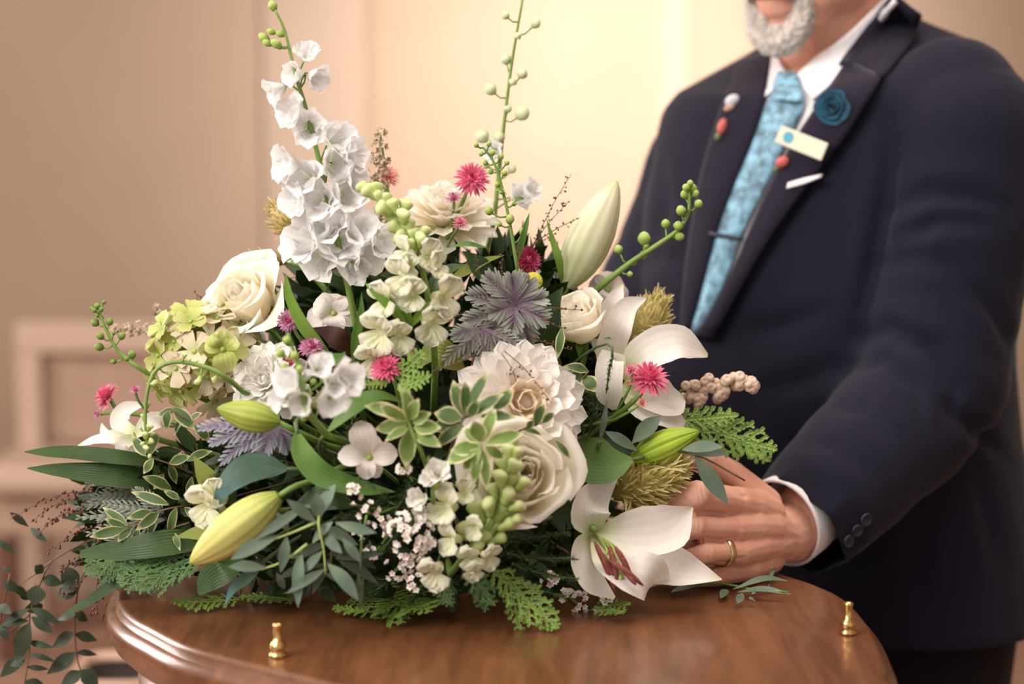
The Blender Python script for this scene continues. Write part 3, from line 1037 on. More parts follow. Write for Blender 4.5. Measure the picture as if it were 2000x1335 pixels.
bpart('seat_rail', -bw, bw, -.26, .0, .30, .40, 'bench_fabric')
for x in (-bw, bw - .05):
    bpart('leg', x, x + .05, -.27, -.22, 0, .30, 'box_wood')

# brown wooden box behind the coffin's corner
pb = P(232, 1300, .72)
def rrect(hx, hy, r, n=6):
    out = []
    for cx, cy, a0 in ((hx - r, hy - r, 0), (-hx + r, hy - r, 90), (-hx + r, -hy + r, 180), (hx - r, -hy + r, 270)):
        for i in range(n + 1):
            a = math.radians(a0 + 90 * i / n)
            out.append((cx + r * math.cos(a), cy + r * math.sin(a)))
    return out
def rings(rs, close_top=True, close_bot=True):
    n = len(rs[0])
    v = [p for r in rs for p in r]
    f = [(i * n + j, i * n + (j + 1) % n, (i + 1) * n + (j + 1) % n, (i + 1) * n + j) for i in range(len(rs) - 1) for j in range(n)]
    if close_bot:
        f.append(tuple(range(n))[::-1])
    if close_top:
        f.append(tuple((len(rs) - 1) * n + j for j in range(n)))
    return v, f, [(0, 0)] * len(v)
boxo = thing('wooden_box', 'brown wooden stand with pale rim and dark hollow, low behind the coffin corner', 'box', loc=(pb.x, pb.y, 0))
zt_ = pb.z
pr = lambda k, z: [(x * k, y * k, z) for x, y in rrect(.055, .07, .03)]
ob('body', MB().add(rings([pr(.90, 0), pr(.93, zt_ * .6), pr(.97, zt_ - .02)])).mesh('body', 'box_wood'), boxo)
ob('rim', MB().add(rings([pr(.97, zt_ - .02), pr(1.03, zt_ - .014), pr(1.03, zt_ - .002), pr(.98, zt_ + .002), pr(.86, zt_), pr(.82, zt_ - .01)], False, False)).mesh('rim', 'box_rim'), boxo)
ob('hollow', MB().add(rings([pr(.60, zt_ - .019), pr(.82, zt_ - .009)], False, True)).mesh('hollow', 'box_hollow_shade'), boxo)

# ------------------------------------------------------------------ the coffin
def woodmat(name, c1, c2, c3, rough, coat):
    m, nt = nodes_of(name)
    tc = nt.nodes.new('ShaderNodeTexCoord')
    mp = nt.nodes.new('ShaderNodeMapping')
    mp.inputs['Scale'].default_value = (14, 1.6, 14)
    mp.inputs['Rotation'].default_value = (0, 0, .35)
    link(nt, tc.outputs['Object'], mp.inputs[0])
    n = nt.nodes.new('ShaderNodeTexNoise')
    n.inputs['Scale'].default_value = 2.2
    n.inputs['Detail'].default_value = 6
    n.inputs['Distortion'].default_value = 1.2
    link(nt, mp.outputs[0], n.inputs['Vector'])
    n2 = nt.nodes.new('ShaderNodeTexNoise')
    n2.inputs['Scale'].default_value = 14
    n2.inputs['Detail'].default_value = 8
    link(nt, mp.outputs[0], n2.inputs['Vector'])
    a = mth(nt, 'ADD', mth(nt, 'MULTIPLY', n.outputs[0], .7), mth(nt, 'MULTIPLY', n2.outputs[0], .3))
    c = ramp(nt, a, [(.3, c1), (.5, c2), (.7, c3)])
    bs = nt.nodes.new('ShaderNodeBsdfPrincipled')
    out = nt.nodes.new('ShaderNodeOutputMaterial')
    link(nt, c, bs.inputs['Base Color'])
    bs.inputs['Roughness'].default_value = rough
    bs.inputs['Coat Weight'].default_value = coat
    bs.inputs['Coat Roughness'].default_value = .12
    link(nt, bs.outputs[0], out.inputs[0])
    MATS[name] = m
woodmat('coffin_wood', '50301c', '6a4228', '7c4f34', .34, .28)
woodmat('coffin_side', '5f3a24', '74482e', '82543a', .42, .3)
tp = [G(x, y) for x, y in ((560, 1000), (400, 1035), (300, 1085), (248, 1128), (236, 1155), (241, 1182), (265, 1206), (304, 1228), (368, 1260), (460, 1286), (540, 1305), (640, 1330))]
tp = [(p.x, p.y) for p in tp] + [(-.03, -.33), (.04, -.5), (.07, -.75), (.11, -.88), (.2, -.92), (.30, -.88), (.335, -.75), (.335, -.5), (.325, -.36)]
tp += [(p.x, p.y) for p in [G(x, y) for x, y in ((1737, 1335), (1722, 1290), (1692, 1222), (1645, 1170), (1590, 1142), (1530, 1122), (1430, 1085), (1280, 1035), (1080, 1000), (800, 985))]]
def closed_catmull(p, per=5):
    n = len(p)
    out = []
    for i in range(n):
        a, b, c, d = (np.array(p[(i + k) % n]) for k in (-1, 0, 1, 2))
        for j in range(per):
            t = j / per
            out.append(.5 * ((2 * b) + (c - a) * t + (2 * a - 5 * b + 4 * c - d) * t * t + (3 * b - a - 3 * c + d) * t ** 3))
    return np.array(out)
OUT = closed_catmull(tp)
nx = np.roll(OUT, -1, 0) - np.roll(OUT, 1, 0)
NRM = np.stack([-nx[:, 1], nx[:, 0]], 1)
NRM /= np.linalg.norm(NRM, axis=1)[:, None]
ar = .5 * np.sum(OUT[:, 0] * np.roll(OUT[:, 1], -1) - np.roll(OUT[:, 0], -1) * OUT[:, 1])
if ar > 0:
    NRM = -NRM
def cring(off, z):
    q = OUT + NRM * off
    return [(x, y, ZT + z) for x, y in q]
coffin = thing('coffin', 'polished brown wooden coffin with moulded lid under the flowers', 'coffin', loc=(.05, -.2, .40))
ci = coffin.matrix_basis.inverted()
def cpart(name, t, mat, parent=coffin):
    v, f, u = t
    return ob(name, MB().add(([ci @ Vector(p) for p in v], f, u)).mesh(name, mat), parent)
lid = cpart('lid', rings([cring(-.010, -.056), cring(-.002, -.050), cring(.008, -.040), cring(.0125, -.030), cring(.0135, -.020), cring(.011, -.0125), cring(.0055, -.0105), cring(.0040, -.0095), cring(.0035, -.004), cring(.0012, -.0006), cring(-.0015, 0), cring(-.004, 0)]), 'coffin_wood')
lid.data.polygons.foreach_set('use_smooth', [len(p.vertices) < 5 for p in lid.data.polygons])
cpart('body', rings([cring(-.06, -.44), cring(-.05, -.44), cring(-.016, -.12), cring(-.013, -.054)]), 'coffin_side')
cpart('plinth', rings([cring(-.05, -.46), cring(-.035, -.46), cring(-.035, -.43), cring(-.05, -.425)]), 'coffin_side')
for x, y in ((-.05, .2), (.12, .2), (.14, -.6), (.26, -.6)):
    cpart('trestle_leg', boxt(x - .02, x + .02, y - .02, y + .02, 0, .395), 'stem_brown')
scr = spin([(.0065, 0), (.0075, .0015), (.0070, .003), (.0050, .0045), (.0062, .006), (.0066, .009), (.0055, .012), (.0034, .0135), (.0034, .024), (.0042, .0255), (.0038, .0275), (.0015, .0285)], 20)
scm = one('thumbscrew', scr, 'brass')
for x, y, q in ((543, 1282, 1.0), (1656, 1238, 1.0)):
    p = G(x, y)
    ob('thumbscrew', scm, lid, Matrix.Translation(ci @ p) @ S(q), label='brass thumbscrew with ball foot')

# ------------------------------------------------------------------ the man in the suit
solid('skin', 'e4af98', .5, noise='d99c85', nscale=22, bump=.30, bscale=90, sss=.12, spec=.4)
solid('suit_cloth', '171526', .85, noise='141221', nscale=600, bump=.12, bscale=900, sheen=.10, spec=.2)
solid('suit_lapel_lit', '211b2a', .85, noise='1c1725', nscale=600, bump=.12, bscale=900, sheen=.10, spec=.2)  # suit cloth lightened towards plum, side light put into the colour
solid('trouser_cloth', '1c171b', .9, noise='191418', nscale=400, sheen=.12, spec=.15)
solid('shirt_white', 'e9e4e6', .8, spec=.2)
solid('tie_cloth', '86b9d2', .55, noise='4f6b7c', nscale=90, sheen=.2)
solid('badge_plate', 'c8c6ae', .45)
solid('badge_emblem', '3a93ad', .5)
solid('pin_blue', '11526b', .8, noise='0b3e54', nscale=90, sheen=.3)
solid('pin_red', 'c4605a', .5)
solid('pin_pearl', 'c9c8d2', .3)
solid('pin_leaf', '6f7448', .5)
solid('beard_hair', 'cfc8c0', .9, noise='a89d94', nscale=160, bump=.8, bscale=260)
solid('hair_grey', '8d857e', .85, noise='6e665f', nscale=120, bump=.6, bscale=200)
solid('eye_white', 'ece8e2', .3)
solid('iris_blue', '4a5a66', .3)
solid('button_navy', '1c2036', .4)
solid('shoe_black', '141212', .3)
solid('nail_pink', 'dba592', .32)

yaw = math.radians(32)
FN = Vector((-math.sin(yaw), -math.cos(yaw), 0))
SD = Vector((math.cos(yaw), -math.sin(yaw), 0))
def capsule(mb, a, b, r0, r1, n=12, flat=None):
    a, b = Vector(a), Vector(b)
    L = (b - a).length
    prof = []
    for i in range(7):
        t = -PI / 2 + PI / 2 * i / 6
        prof.append((max(r0 * math.cos(t), r0 * .03), r0 * math.sin(t)))
    for i in range(1, 7):
        t = PI / 2 * i / 6
        prof.append((max(r1 * math.cos(t), r1 * .03), L + r1 * math.sin(t)))
    m = frame(a, b - a)
    if flat:
        pass
    mb.add(spin(prof, n), m)
def chain(mb, pts, n=14):
    for (a, ra), (b, rb) in zip(pts, pts[1:]):
        capsule(mb, a, b, ra, rb, n)
def remesh(mb, voxel, smooth, name='tmp'):
    me = mb.mesh(name, None)
    o = bpy.data.objects.new(name, me)
    COL.objects.link(o)
    m = o.modifiers.new('r', 'REMESH')
    m.mode = 'VOXEL'
    m.voxel_size = voxel
    if smooth:
        s = o.modifiers.new('s', 'SMOOTH')
        s.factor = .5
        s.iterations = smooth
    dg = bpy.context.evaluated_depsgraph_get()
    r = bpy.data.meshes.new_from_object(o.evaluated_get(dg))
    bpy.data.objects.remove(o)
    bpy.data.meshes.remove(me)
    return r
def arrays(me):
    v = np.empty(len(me.vertices) * 3)
    me.vertices.foreach_get('co', v)
    return v.reshape(-1, 3)
def px_of(v):                       # world points -> pixels of the 2000 x 1335 frame
    d = v - np.array(CAM)
    t = d @ np.array(FW)
    return 1000 + FPX * d[:, 0] / t, 667.5 - FPX * (d @ np.array(UP)) / t

# --- jacket: torso and sleeves grown together
YT = .47
TORSO = [(1616, 84, .076, .076, .50), (1618, 104, .104, .090, .42), (1624, 128, .146, .104, .26), (1631, 158, .180, .116, .1), (1634, 204, .200, .126), (1632, 280, .209, .136),
         (1622, 400, .212, .147), (1614, 550, .209, .158), (1614, 700, .206, .167), (1625, 850, .208, .168), (1648, 1000, .215, .168), (1662, 1180, .224, .172)]
rs = []
for px, py, a, b, *tl in reversed(TORSO):
    c = P(px, py, YT)
    ring = []
    for j in range(48):
        t = 2 * PI * j / 48
        ca, sa = math.cos(t), math.sin(t)
        e = .82
        x = a * abs(ca) ** e * (1 if ca > 0 else -1)
        y = b * abs(sa) ** e * (1 if sa > 0 else -1)
        ring.append(c + SD * x + FN * y + Vector((0, 0, (.13 if x > 0 else .05) * x * max(0, 1 - max(0, py - 100) / 600.0) - (tl[0] if tl else 0) * y)))
    rs.append(ring)
jb = MB()
jb.add(rings(rs))
def PP(x, y, Y, r):
    return (P(x, y, Y), r)
LARM = [PP(1862, 205, .36, .072), PP(1880, 270, .345, .086), PP(1868, 420, .33, .088), PP(1842, 600, .31, .080), PP(1822, 735, .29, .080), PP(1770, 820, .265, .074), PP(1680, 905, .215, .068), PP(1610, 975, .175, .063), PP(1551, 1037, .146, .0605)]
RARM = [PP(1392, 258, .575, .056), PP(1368, 330, .58, .066), PP(1342, 430, .575, .068), PP(1290, 560, .56, .072), PP(1240, 690, .53, .068), PP(1180, 790, .48, .062), PP(1100, 870, .43, .052)]
chain(jb, LARM[:-1], 20)
def sleeve_end(mb, a, ra, b, rb):
    mb.add(tube([a, a.lerp(b, .5), b], [ra, (ra + rb) / 2, rb], 24))
sleeve_end(jb, LARM[-2][0], LARM[-2][1], LARM[-1][0], LARM[-1][1])
# the pointed lower corner of the cuff
chain(jb, RARM, 16)
jm = remesh(jb, .0065, 3, 'suit_jacket')
import bmesh
bq = bmesh.new()
bq.from_mesh(jm)
se, sa = LARM[-1][0], (LARM[-1][0] - LARM[-2][0]).normalized()
bq.normal_update()
nf = [f for f in bq.faces if (f.calc_center_median() - se).length < .075 and (f.calc_center_median() - se).dot(sa) > -.03]
nf = set(nf)
ge = list(nf) + list({e for f in nf for e in f.edges}) + list({q for f in nf for q in f.verts})
bmesh.ops.bisect_plane(bq, geom=ge, plane_co=se - sa * .004, plane_no=sa, clear_outer=True)
bq.to_mesh(jm)
bq.free()
v = arrays(jm)
nn = np.empty(len(v) * 3)
jm.vertices.foreach_get('normal', nn)
nn = nn.reshape(-1, 3)
X, Y_ = px_of(v)
def crease(pts, depth, wpx):
    global v
    p = np.array(pts, float)
    best = np.full(len(v), 1e9)
    tt = np.zeros(len(v))
    for k in range(len(p) - 1):
        a, b = p[k], p[k + 1]
        ab = b - a
        t = np.clip(((X - a[0]) * ab[0] + (Y_ - a[1]) * ab[1]) / (ab @ ab), 0, 1)
        d = np.hypot(X - a[0] - t * ab[0], Y_ - a[1] - t * ab[1])
        u = d < best
        best[u] = d[u]
        tt[u] = (k + t[u]) / (len(p) - 1)
    facing = (nn @ np.array(FW)) < .25
    g = np.exp(-(best / wpx) ** 2) * np.sin(PI * np.clip(.12 + .8 * tt, 0, 1))
    rg = np.exp(-((best - 2.2 * wpx) / (1.3 * wpx)) ** 2) * .5 * np.sin(PI * tt)
    v = v - nn * ((g - rg * .4) * depth * .8 * facing)[:, None]
for c in (([(1735, 235), (1742, 320), (1722, 430), (1695, 560), (1675, 650)], .011, 16),
          ([(1728, 410), (1810, 378), (1900, 385), (1990, 415)], .010, 20),
          ([(1745, 470), (1840, 428), (1960, 440)], .008, 17),
          ([(1700, 520), (1790, 500), (1880, 530)], .005, 18),
          ([(1672, 660), (1740, 640), (1820, 680), (1862, 760), (1850, 850)], .011, 18),
          ([(1650, 720), (1730, 700), (1790, 750), (1810, 830)], .009, 16),
          ([(1905, 560), (1950, 620), (1975, 680)], .008, 14),
          ([(1860, 800), (1920, 850), (1970, 900)], .009, 15),
          ([(1620, 790), (1690, 800), (1740, 860)], .006, 15),
          ([(1560, 860), (1640, 870), (1700, 930)], .005, 15),
          ([(1285, 300), (1300, 400), (1270, 520)], .007, 18),
          ([(1330, 330), (1350, 420), (1330, 540)], .005, 20),
          ([(1215, 470), (1260, 500), (1320, 510)], .007, 14),
          ([(1440, 650), (1520, 640), (1620, 600)], .005, 20),
          ([(1480, 760), (1580, 740), (1650, 700)], .005, 20),
          ([(1905, 900), (1930, 1010), (1960, 1130)], .006, 20),
          ([(1800, 980), (1790, 1080), (1800, 1180)], .005, 22)):
    crease(*c)
jm.vertices.foreach_set('co', v.ravel())
jm.update()
jm.polygons.foreach_set('use_smooth', [True] * len(jm.polygons))
jm.materials.clear()
jm.materials.append(MATS['suit_cloth'])

# --- body: torso, legs, arms, neck and head grown together; hands at a finer step
pel = P(1650, 1080, YT)
bb = MB()
che = P(1628, 300, YT)
chain(bb, [(pel, .12), (P(1620, 700, YT), .12), (che, .12)], 16)
for s in (-1, 1):
    hip = pel + SD * .09 * s + Vector((0, 0, -.03))
    chain(bb, [(hip, .085), (Vector((hip.x, hip.y, .48)) + FN * .02, .06), (Vector((hip.x, hip.y, .09)), .04)], 12)
    chain(bb, [(Vector((hip.x, hip.y, .05)), .04), (Vector((hip.x, hip.y, .04)) + FN * .14, .03)], 10)
chain(bb, [(q, r * .62) for q, r in LARM[:-1]] + [(LARM[-1][0], .031)], 12)
chain(bb, [(q, r * .62) for q, r in RARM], 12)
chain(bb, [(che, .11), (che + SD * .12 + Vector((0, 0, .02)), .075)], 12)
chain(bb, [(che, .11), (che - SD * .12, .075)], 12)
# head frame
HF = Vector((-.66, -.70, -.27)).normalized()
HS = Vector((.72, -.69, 0)).normalized()
HS = (HS - HF * HS.dot(HF)).normalized()
HU = HS.cross(HF) * -1
if HU.z < 0:
    HU = -HU
chin = P(1526, 70, .40)
HO = chin - HF * .083 + HU * .112
def H(s, f, u):
    return HO + HS * s + HF * f + HU * u
neck0 = P(1625, 150, YT + .01)
chain(bb, [(che, .08), (neck0, .062), (H(0, -.025, -.085), .060), (H(0, -.02, -.02), .07)], 18)
def ell(mb, c, rs_, fr=None, n=20, m=14):
    rot = Matrix((HS, HF, HU)).transposed().to_4x4()
    t = ball(1.0, n, m, rs_[0], rs_[1], rs_[2])
    mb.add(t, Matrix.Translation(c) @ rot)
ell(bb, H(0, -.005, .035), (.076, .096, .082))
ell(bb, H(0, .030, -.020), (.064, .066, .085))
ell(bb, H(0, .040, -.075), (.054, .050, .042))
ell(bb, H(0, .070, -.100), (.026, .018, .018))
for s in (-1, 1):
    ell(bb, H(s * .050, .012, -.070), (.016, .042, .030))
    ell(bb, H(s * .040, .062, -.030), (.022, .026, .022))
    ell(bb, H(s * .030, .082, .016), (.024, .014, .011))
    ell(bb, H(s * .031, .076, -.014), (.017, .013, .006))
    ell(bb, H(s * .080, -.012, -.015), (.009, .020, .034), n=12, m=8)
chain(bb, [(H(0, .088, .010), .010), (H(0, .112, -.032), .012)], 10)
for s in (-1, 1):
    ell(bb, H(s * .013, .100, -.036), (.009, .010, .008), n=10, m=8)
ell(bb, H(0, .088, -.060), (.024, .014, .012))
ell(bb, H(0, .092, -.072), (.022, .009, .006))
ell(bb, H(0, .089, -.083), (.020, .010, .007))
bm_ = remesh(bb, .0042, 4, 'body')
# left hand
WR = P(1532, 1050, .135)
def hand(mb, J):
    for k in ('I', 'M', 'R', 'L'):
        chain(mb, J[k], 14)
    w = J['W']
    for k, (pt, r) in zip(('I', 'M', 'R', 'L'), w['carpal']):
        chain(mb, [(pt, r), (pt.lerp(J[k][0][0], .5) + w['out'] * .002, r * .98), (J[k][0][0], J[k][0][1] * 1.08)], 14)
    for k, q in (('I', 'M'), ('M', 'R'), ('R', 'L')):
        a = w['carpal'][0][0].lerp(w['carpal'][3][0], .5)
        m = J[k][0][0].lerp(J[q][0][0], .5)
        chain(mb, [(a, .014), (m.lerp(a, .25), .0118)], 12)
    chain(mb, J['T'], 14)
    chain(mb, [(J['T'][0][0], .016), (J['I'][0][0].lerp(w['carpal'][0][0], .35), .013)], 12)
    chain(mb, [(w['fore'], .031), (w['wrist'], .0275)], 16)
    chain(mb, [(w['wrist'], .0265), (w['carpal'][1][0], .018)], 14)
    chain(mb, [(w['wrist'], .0265), (w['carpal'][2][0], .018)], 14)
LH = {'I': [PP(1438, 982, .062, .0150), PP(1362, 966, .016, .0135), PP(1306, 984, .030, .0122), PP(1283, 1000, .050, .0106)],
      'M': [PP(1432, 1030, .052, .0146), PP(1356, 1027, .016, .0126), PP(1306, 1046, .030, .0116), PP(1278, 1060, .050, .0104)],
      'R': [PP(1442, 1076, .052, .0138), PP(1376, 1080, .020, .0120), PP(1326, 1092, .034, .0108), PP(1298, 1098, .050, .0098)],
      'L': [PP(1460, 1108, .064, .0124), PP(1402, 1121, .046, .0110), PP(1360, 1127, .056, .0098), PP(1338, 1128, .066, .0088)],
      'T': [PP(1492, 985, .125, .0180), PP(1428, 932, .118, .0165), PP(1380, 902, .106, .0145), PP(1345, 882, .106, .0118)],
      'W': {'carpal': [(P(1498, 1002, .100), .0180), (P(1498, 1030, .090), .0185), (P(1500, 1060, .092), .0180), (P(1502, 1088, .104), .0160)],
            'wrist': P(1522, 1044, .125), 'fore': P(1566, 1022, .16), 'out': V(0, .8, .6)}}
hb = MB()
hand(hb, LH)
hm1 = remesh(hb, .0014, 2, 'hand')
# right hand, behind the flowers: the same hand mirrored
RW = RARM[-1][0]
LW = LH['W']['fore']
def mir(p):
    d = p - LW
    return RW + Vector((-d.x * .6 - .0, -d.y * .3 + .0, d.z * .9))
RH = {k: [(mir(p), r) for p, r in LH[k]] for k in 'IMRLT'}
RH['W'] = {'carpal': [(mir(p), r) for p, r in LH['W']['carpal']], 'wrist': mir(LH['W']['wrist']), 'fore': RW, 'out': LH['W']['out']}
hb = MB()
hand(hb, RH)
hm2 = remesh(hb, .003, 2, 'hand')
def joined(name, ms, mat):
    vs, fs, n = [], [], 0
    for m in ms:
        a = arrays(m)
        vs.append(a)
        for p in m.polygons:
            fs.append([i + n for i in p.vertices])
        n += len(a)
    me = bpy.data.meshes.new(name)
    me.from_pydata(np.concatenate(vs).tolist(), [], fs)
    me.polygons.foreach_set('use_smooth', [True] * len(me.polygons))
    me.materials.append(MATS[mat])
    return me
# knuckle folds on the visible hand
hv = arrays(hm1)
hn = np.empty(len(hv) * 3)
hm1.vertices.foreach_get('normal', hn)
hn = hn.reshape(-1, 3)
hx, hy = px_of(hv)
disp = np.zeros(len(hv))
for cx, cy, dx, dy, ln in ((1364, 964, .25, 1, 20), (1373, 963, .25, 1, 19), (1355, 967, .25, 1, 18), (1358, 1027, -.1, 1, 18), (1366, 1027, -.1, 1, 18), (1350, 1028, -.1, 1, 16), (1378, 1080, -.15, 1, 18), (1386, 1079, -.15, 1, 18), (1370, 1081, -.15, 1, 16),
                           (1400, 1116, -.1, 1, 14), (1406, 1115, -.1, 1, 14), (1306, 988, .35, 1, 13), (1432, 1004, 1, -.15, 22), (1425, 1050, 1, -.2, 18), (1440, 1090, 1, -.2, 18), (1382, 906, .4, 1, 14)):
    L_ = math.hypot(dx, dy)
    ux, uy = dx / L_, dy / L_
    al = (hx - cx) * ux + (hy - cy) * uy
    ac = -(hx - cx) * uy + (hy - cy) * ux
    disp -= .0011 * np.exp(-(ac / 2.2) ** 2) * np.clip(1 - (al / ln) ** 2, 0, 1) * (hn[:, 1] < .2)
# tendons and knuckle swell on the back of the hand
for k in ('I', 'M', 'R', 'L'):
    a = LH[k][0][0]
    d = np.linalg.norm(hv - np.array(a), axis=1)
    disp += .0016 * np.exp(-(d / .010) ** 2) * (hn[:, 1] < .3)
def groove(p, depth, wd):
    global disp
    p = np.array(p, float)
    best = np.full(len(hv), 1e9)
    for a, b in zip(p, p[1:]):
        ab = b - a
        t = np.clip(((hx - a[0]) * ab[0] + (hy - a[1]) * ab[1]) / (ab @ ab), 0, 1)
        best = np.minimum(best, np.hypot(hx - a[0] - t * ab[0], hy - a[1] - t * ab[1]))
    disp -= depth * np.exp(-(best / wd) ** 2) * (hn[:, 1] < .2)
groove([(1412, 1004), (1380, 1001), (1340, 1006), (1305, 1018)], .0030, 4)
groove([(1412, 1056), (1380, 1052), (1345, 1064), (1320, 1072)], .0030, 4)
groove([(1430, 1098), (1405, 1100), (1380, 1106), (1350, 1112)], .0026, 4)
groove([(1455, 968), (1430, 955), (1402, 940)], .0020, 6)
hv = hv + hn * disp[:, None]
hm1.vertices.foreach_set('co', hv.ravel())
person = thing('person', 'man in dark navy suit with light blue tie and grey goatee, hand on the flowers', 'person', loc=(pel.x, pel.y, 0))
pi_ = person.matrix_basis.inverted()
body = ob('body', joined('body', [bm_, hm1, hm2], 'skin'), person, pi_)
jacket = ob('suit_jacket', jm, person, pi_)

BV = BVHTree.FromPolygons([tuple(p) for p in v], [tuple(p.vertices) for p in jm.polygons])
bvs = arrays(body.data)
BB = BVHTree.FromPolygons([tuple(p) for p in bvs], [tuple(p.vertices) for p in body.data.polygons])
def hit(px, py, both=False):
    d = ray(px, py).normalized()
    h = BV.ray_cast(CAM, d)
    if both:
        h2 = BB.ray_cast(CAM, d)
        if h2[0] is not None and (h[0] is None or h2[3] < h[3]):
            h = h2
    return (h[0], h[1]) if h[0] is not None else (None, None)
def patch(name, left, right, mat, off, thick, parent, nr=28, ncol=8, both=False, smooth=3, bulge=0.0, label=None):
    """a cloth panel laid on the body between two edge lines (pixels), pushed out by off"""
    A = catmull([Vector((x, y, 0)) for x, y in left], nr)
    B = catmull([Vector((x, y, 0)) for x, y in right], nr)
    grid = []
    last = None
    for a, b in zip(A, B):
        row = []
        for j in range(ncol + 1):
            q = a.lerp(b, j / ncol)
            h, n = hit(q.x, q.y, both)
            dist = (h - CAM).length if h is not None else None
            row.append([q.x, q.y, dist])
        grid.append(row)
    arr = np.array([[c[2] if c[2] is not None else np.nan for c in r] for r in grid])
    md = np.nanmedian(arr)
    arr = np.where(np.isnan(arr), md, arr)
    for _ in range(smooth):
        q = np.pad(arr, 1, mode='edge')
        arr = np.minimum(arr, (q[:-2, 1:-1] + q[2:, 1:-1] + q[1:-1, :-2] + q[1:-1, 2:] + 2 * arr) / 6 + .002)
    vs, uv = [], []
    for i, r in enumerate(grid):
        for j, (x, y, _) in enumerate(r):
            e = off + bulge * math.sin(PI * j / ncol)
            vs.append(CAM + ray(x, y).normalized() * (arr[i, j] - e))
            uv.append((i / nr, j / ncol))
    pj = Matrix() if parent is jacket else pi_
    me = mesh(name, [pj @ p for p in vs], gridf(nr, ncol), mat, uv)
    o = ob(name, me, parent, label=label)
    so_ = o.modifiers.new('thickness', 'SOLIDIFY')
    so_.thickness = thick
    so_.offset = 0
    return o
shirt = patch('shirt', [(1512, 150), (1494, 205), (1445, 330), (1402, 450), (1368, 560), (1338, 660)], [(1600, 150), (1598, 205), (1545, 285), (1486, 400), (1425, 540), (1352, 660)], 'shirt_white', .004, .002, person)
shirt['label'] = 'white dress shirt front'
patch('collar_leaf', [(1553, 150), (1600, 108), (1660, 62), (1738, -12)], [(1588, 196), (1640, 148), (1690, 92), (1752, 4)], 'shirt_white', .012, .003, shirt, 16, 6, True)
patch('collar_leaf', [(1520, 112), (1528, 126), (1538, 142), (1546, 154)], [(1496, 108), (1491, 135), (1490, 165), (1494, 188)], 'shirt_white', .012, .003, shirt, 12, 6, True)
tie = patch('tie', [(1522, 150), (1502, 195), (1474, 262), (1436, 345), (1400, 455), (1372, 560), (1344, 650)], [(1552, 150), (1572, 200), (1545, 262), (1506, 345), (1452, 455), (1412, 560), (1366, 650)], 'tie_cloth', .009, .003, person, bulge=.004, label='light blue patterned tie')
patch('tie_knot', [(1522, 142), (1512, 165), (1510, 195)], [(1554, 142), (1564, 165), (1566, 200)], 'tie_cloth', .016, .004, tie, 10, 6, bulge=.006)
patch('tie_clip', [(1386, 452), (1386, 460)], [(1450, 462), (1449, 470)], 'button_navy', .017, .002, tie, 2, 4, label='dark tie clip')
patch('lapel', [(1508, 96), (1500, 160), (1478, 250), (1440, 345), (1404, 440), (1376, 540), (1346, 655)], [(1446, 118), (1420, 180), (1392, 260), (1368, 350), (1350, 450), (1336, 560), (1330, 655)], 'suit_lapel_lit', .012, .004, jacket, bulge=.003)
patch('lapel', [(1655, 118), (1604, 196), (1548, 282), (1488, 398), (1428, 536), (1362, 655)], [(1722, 150), (1690, 205), (1648, 270), (1590, 345), (1500, 470), (1392, 660)], 'suit_lapel_lit', .013, .004, jacket, bulge=.003)
patch('jacket_collar', [(1746, -15), (1706, 36), (1668, 84), (1638, 128)], [(1800, 30), (1786, 70), (1758, 110), (1722, 152)], 'suit_lapel_lit', .015, .004, jacket, 12, 6, True)

def pinned(px, py, up=.004):
    h, n = hit(px, py)
    d = ray(px, py).normalized()
    return h - d * (up + .014), n
# name badge
bp, bn = pinned(1565, 279, .011)
vx = (hit(1609, 296)[0] - hit(1518, 260)[0]).normalized()
vz = (-ray(1565, 279)).normalized()
vz = (vz - vx * vz.dot(vx)).normalized()
vy = vz.cross(vx)
bmx = Matrix((vx, vy, vz)).transposed().to_4x4()
bmx.translation = bp
kx = (bp - CAM).length / FPX
badge = ob('name_badge', MB().add(boxt(-54 * kx, 54 * kx, -18 * kx, 18 * kx, -.0012, .0012)).mesh('name_badge', 'badge_plate', False), jacket, bmx, label='cream name badge with blue dot')
bevel(badge, .0035, 3)
badge2 = MB().add(spin([(11 * kx, 0), (11 * kx, .0006)], 16), T(-29 * kx, 1 * kx, .0012)).mesh('emblem', 'badge_emblem', False)
e_ = ob('badge_emblem', badge2, jacket, bmx)
# blue fabric flower on the lapel
fp, _ = pinned(1626, 210, .008)
fb = MB()
for k, (n, r0, r1, h0) in enumerate(((6, .012, .0185, .004), (5, .008, .0125, .007), (4, .004, .0075, .009), (3, .0015, .0035, .010))):
    for i in range(n):
        fb.add(rpetal([(r0 * .4, 0), (r0, h0 * .4), (r1 * .9, h0), (r1, h0 * .9)], 2.2 / n + .5, 4, 6, ruf=.0012, seed=k * 9 + i), RZ(i * 2 * PI / n + k * .6))
lf = ob('lapel_flower', fb.mesh('lapel_flower', 'pin_blue'), jacket, frame(fp + ray(1626, 210).normalized() * .003, -ray(1626, 210) + Vector((-.2, 0, .1))), label='teal blue fabric flower')
def blob(name, px, py, rx, ry, ang, mat, label=None, up=.007):
    p, _ = pinned(px, py, up)
    k = (p - CAM).length / FPX
    z = -ray(px, py).normalized()
    m = frame(p, z, 0)
    rt = Matrix((Vector((1, 0, 0)), z.cross(Vector((1, 0, 0))).normalized(), z)).transposed().to_4x4()
    rt.translation = p
    return ob(name, one(name, ball(1, 12, 8, rx * k, ry * k, min(rx, ry) * k * .6), mat), jacket, rt @ RZ(ang), label=label)
blob('lapel_pin', 1430, 196, 15, 11, .5, 'pin_pearl', 'small silver pin')
blob('lapel_pin', 1424, 210, 11, 7, .4, 'box_rim', 'small pale pin')
blob('flower_pin', 1410, 247, 9, 17, -.35, 'pin_red', 'small red flower pin')
blob('flower_pin', 1402, 266, 6, 9, -.4, 'pin_leaf')
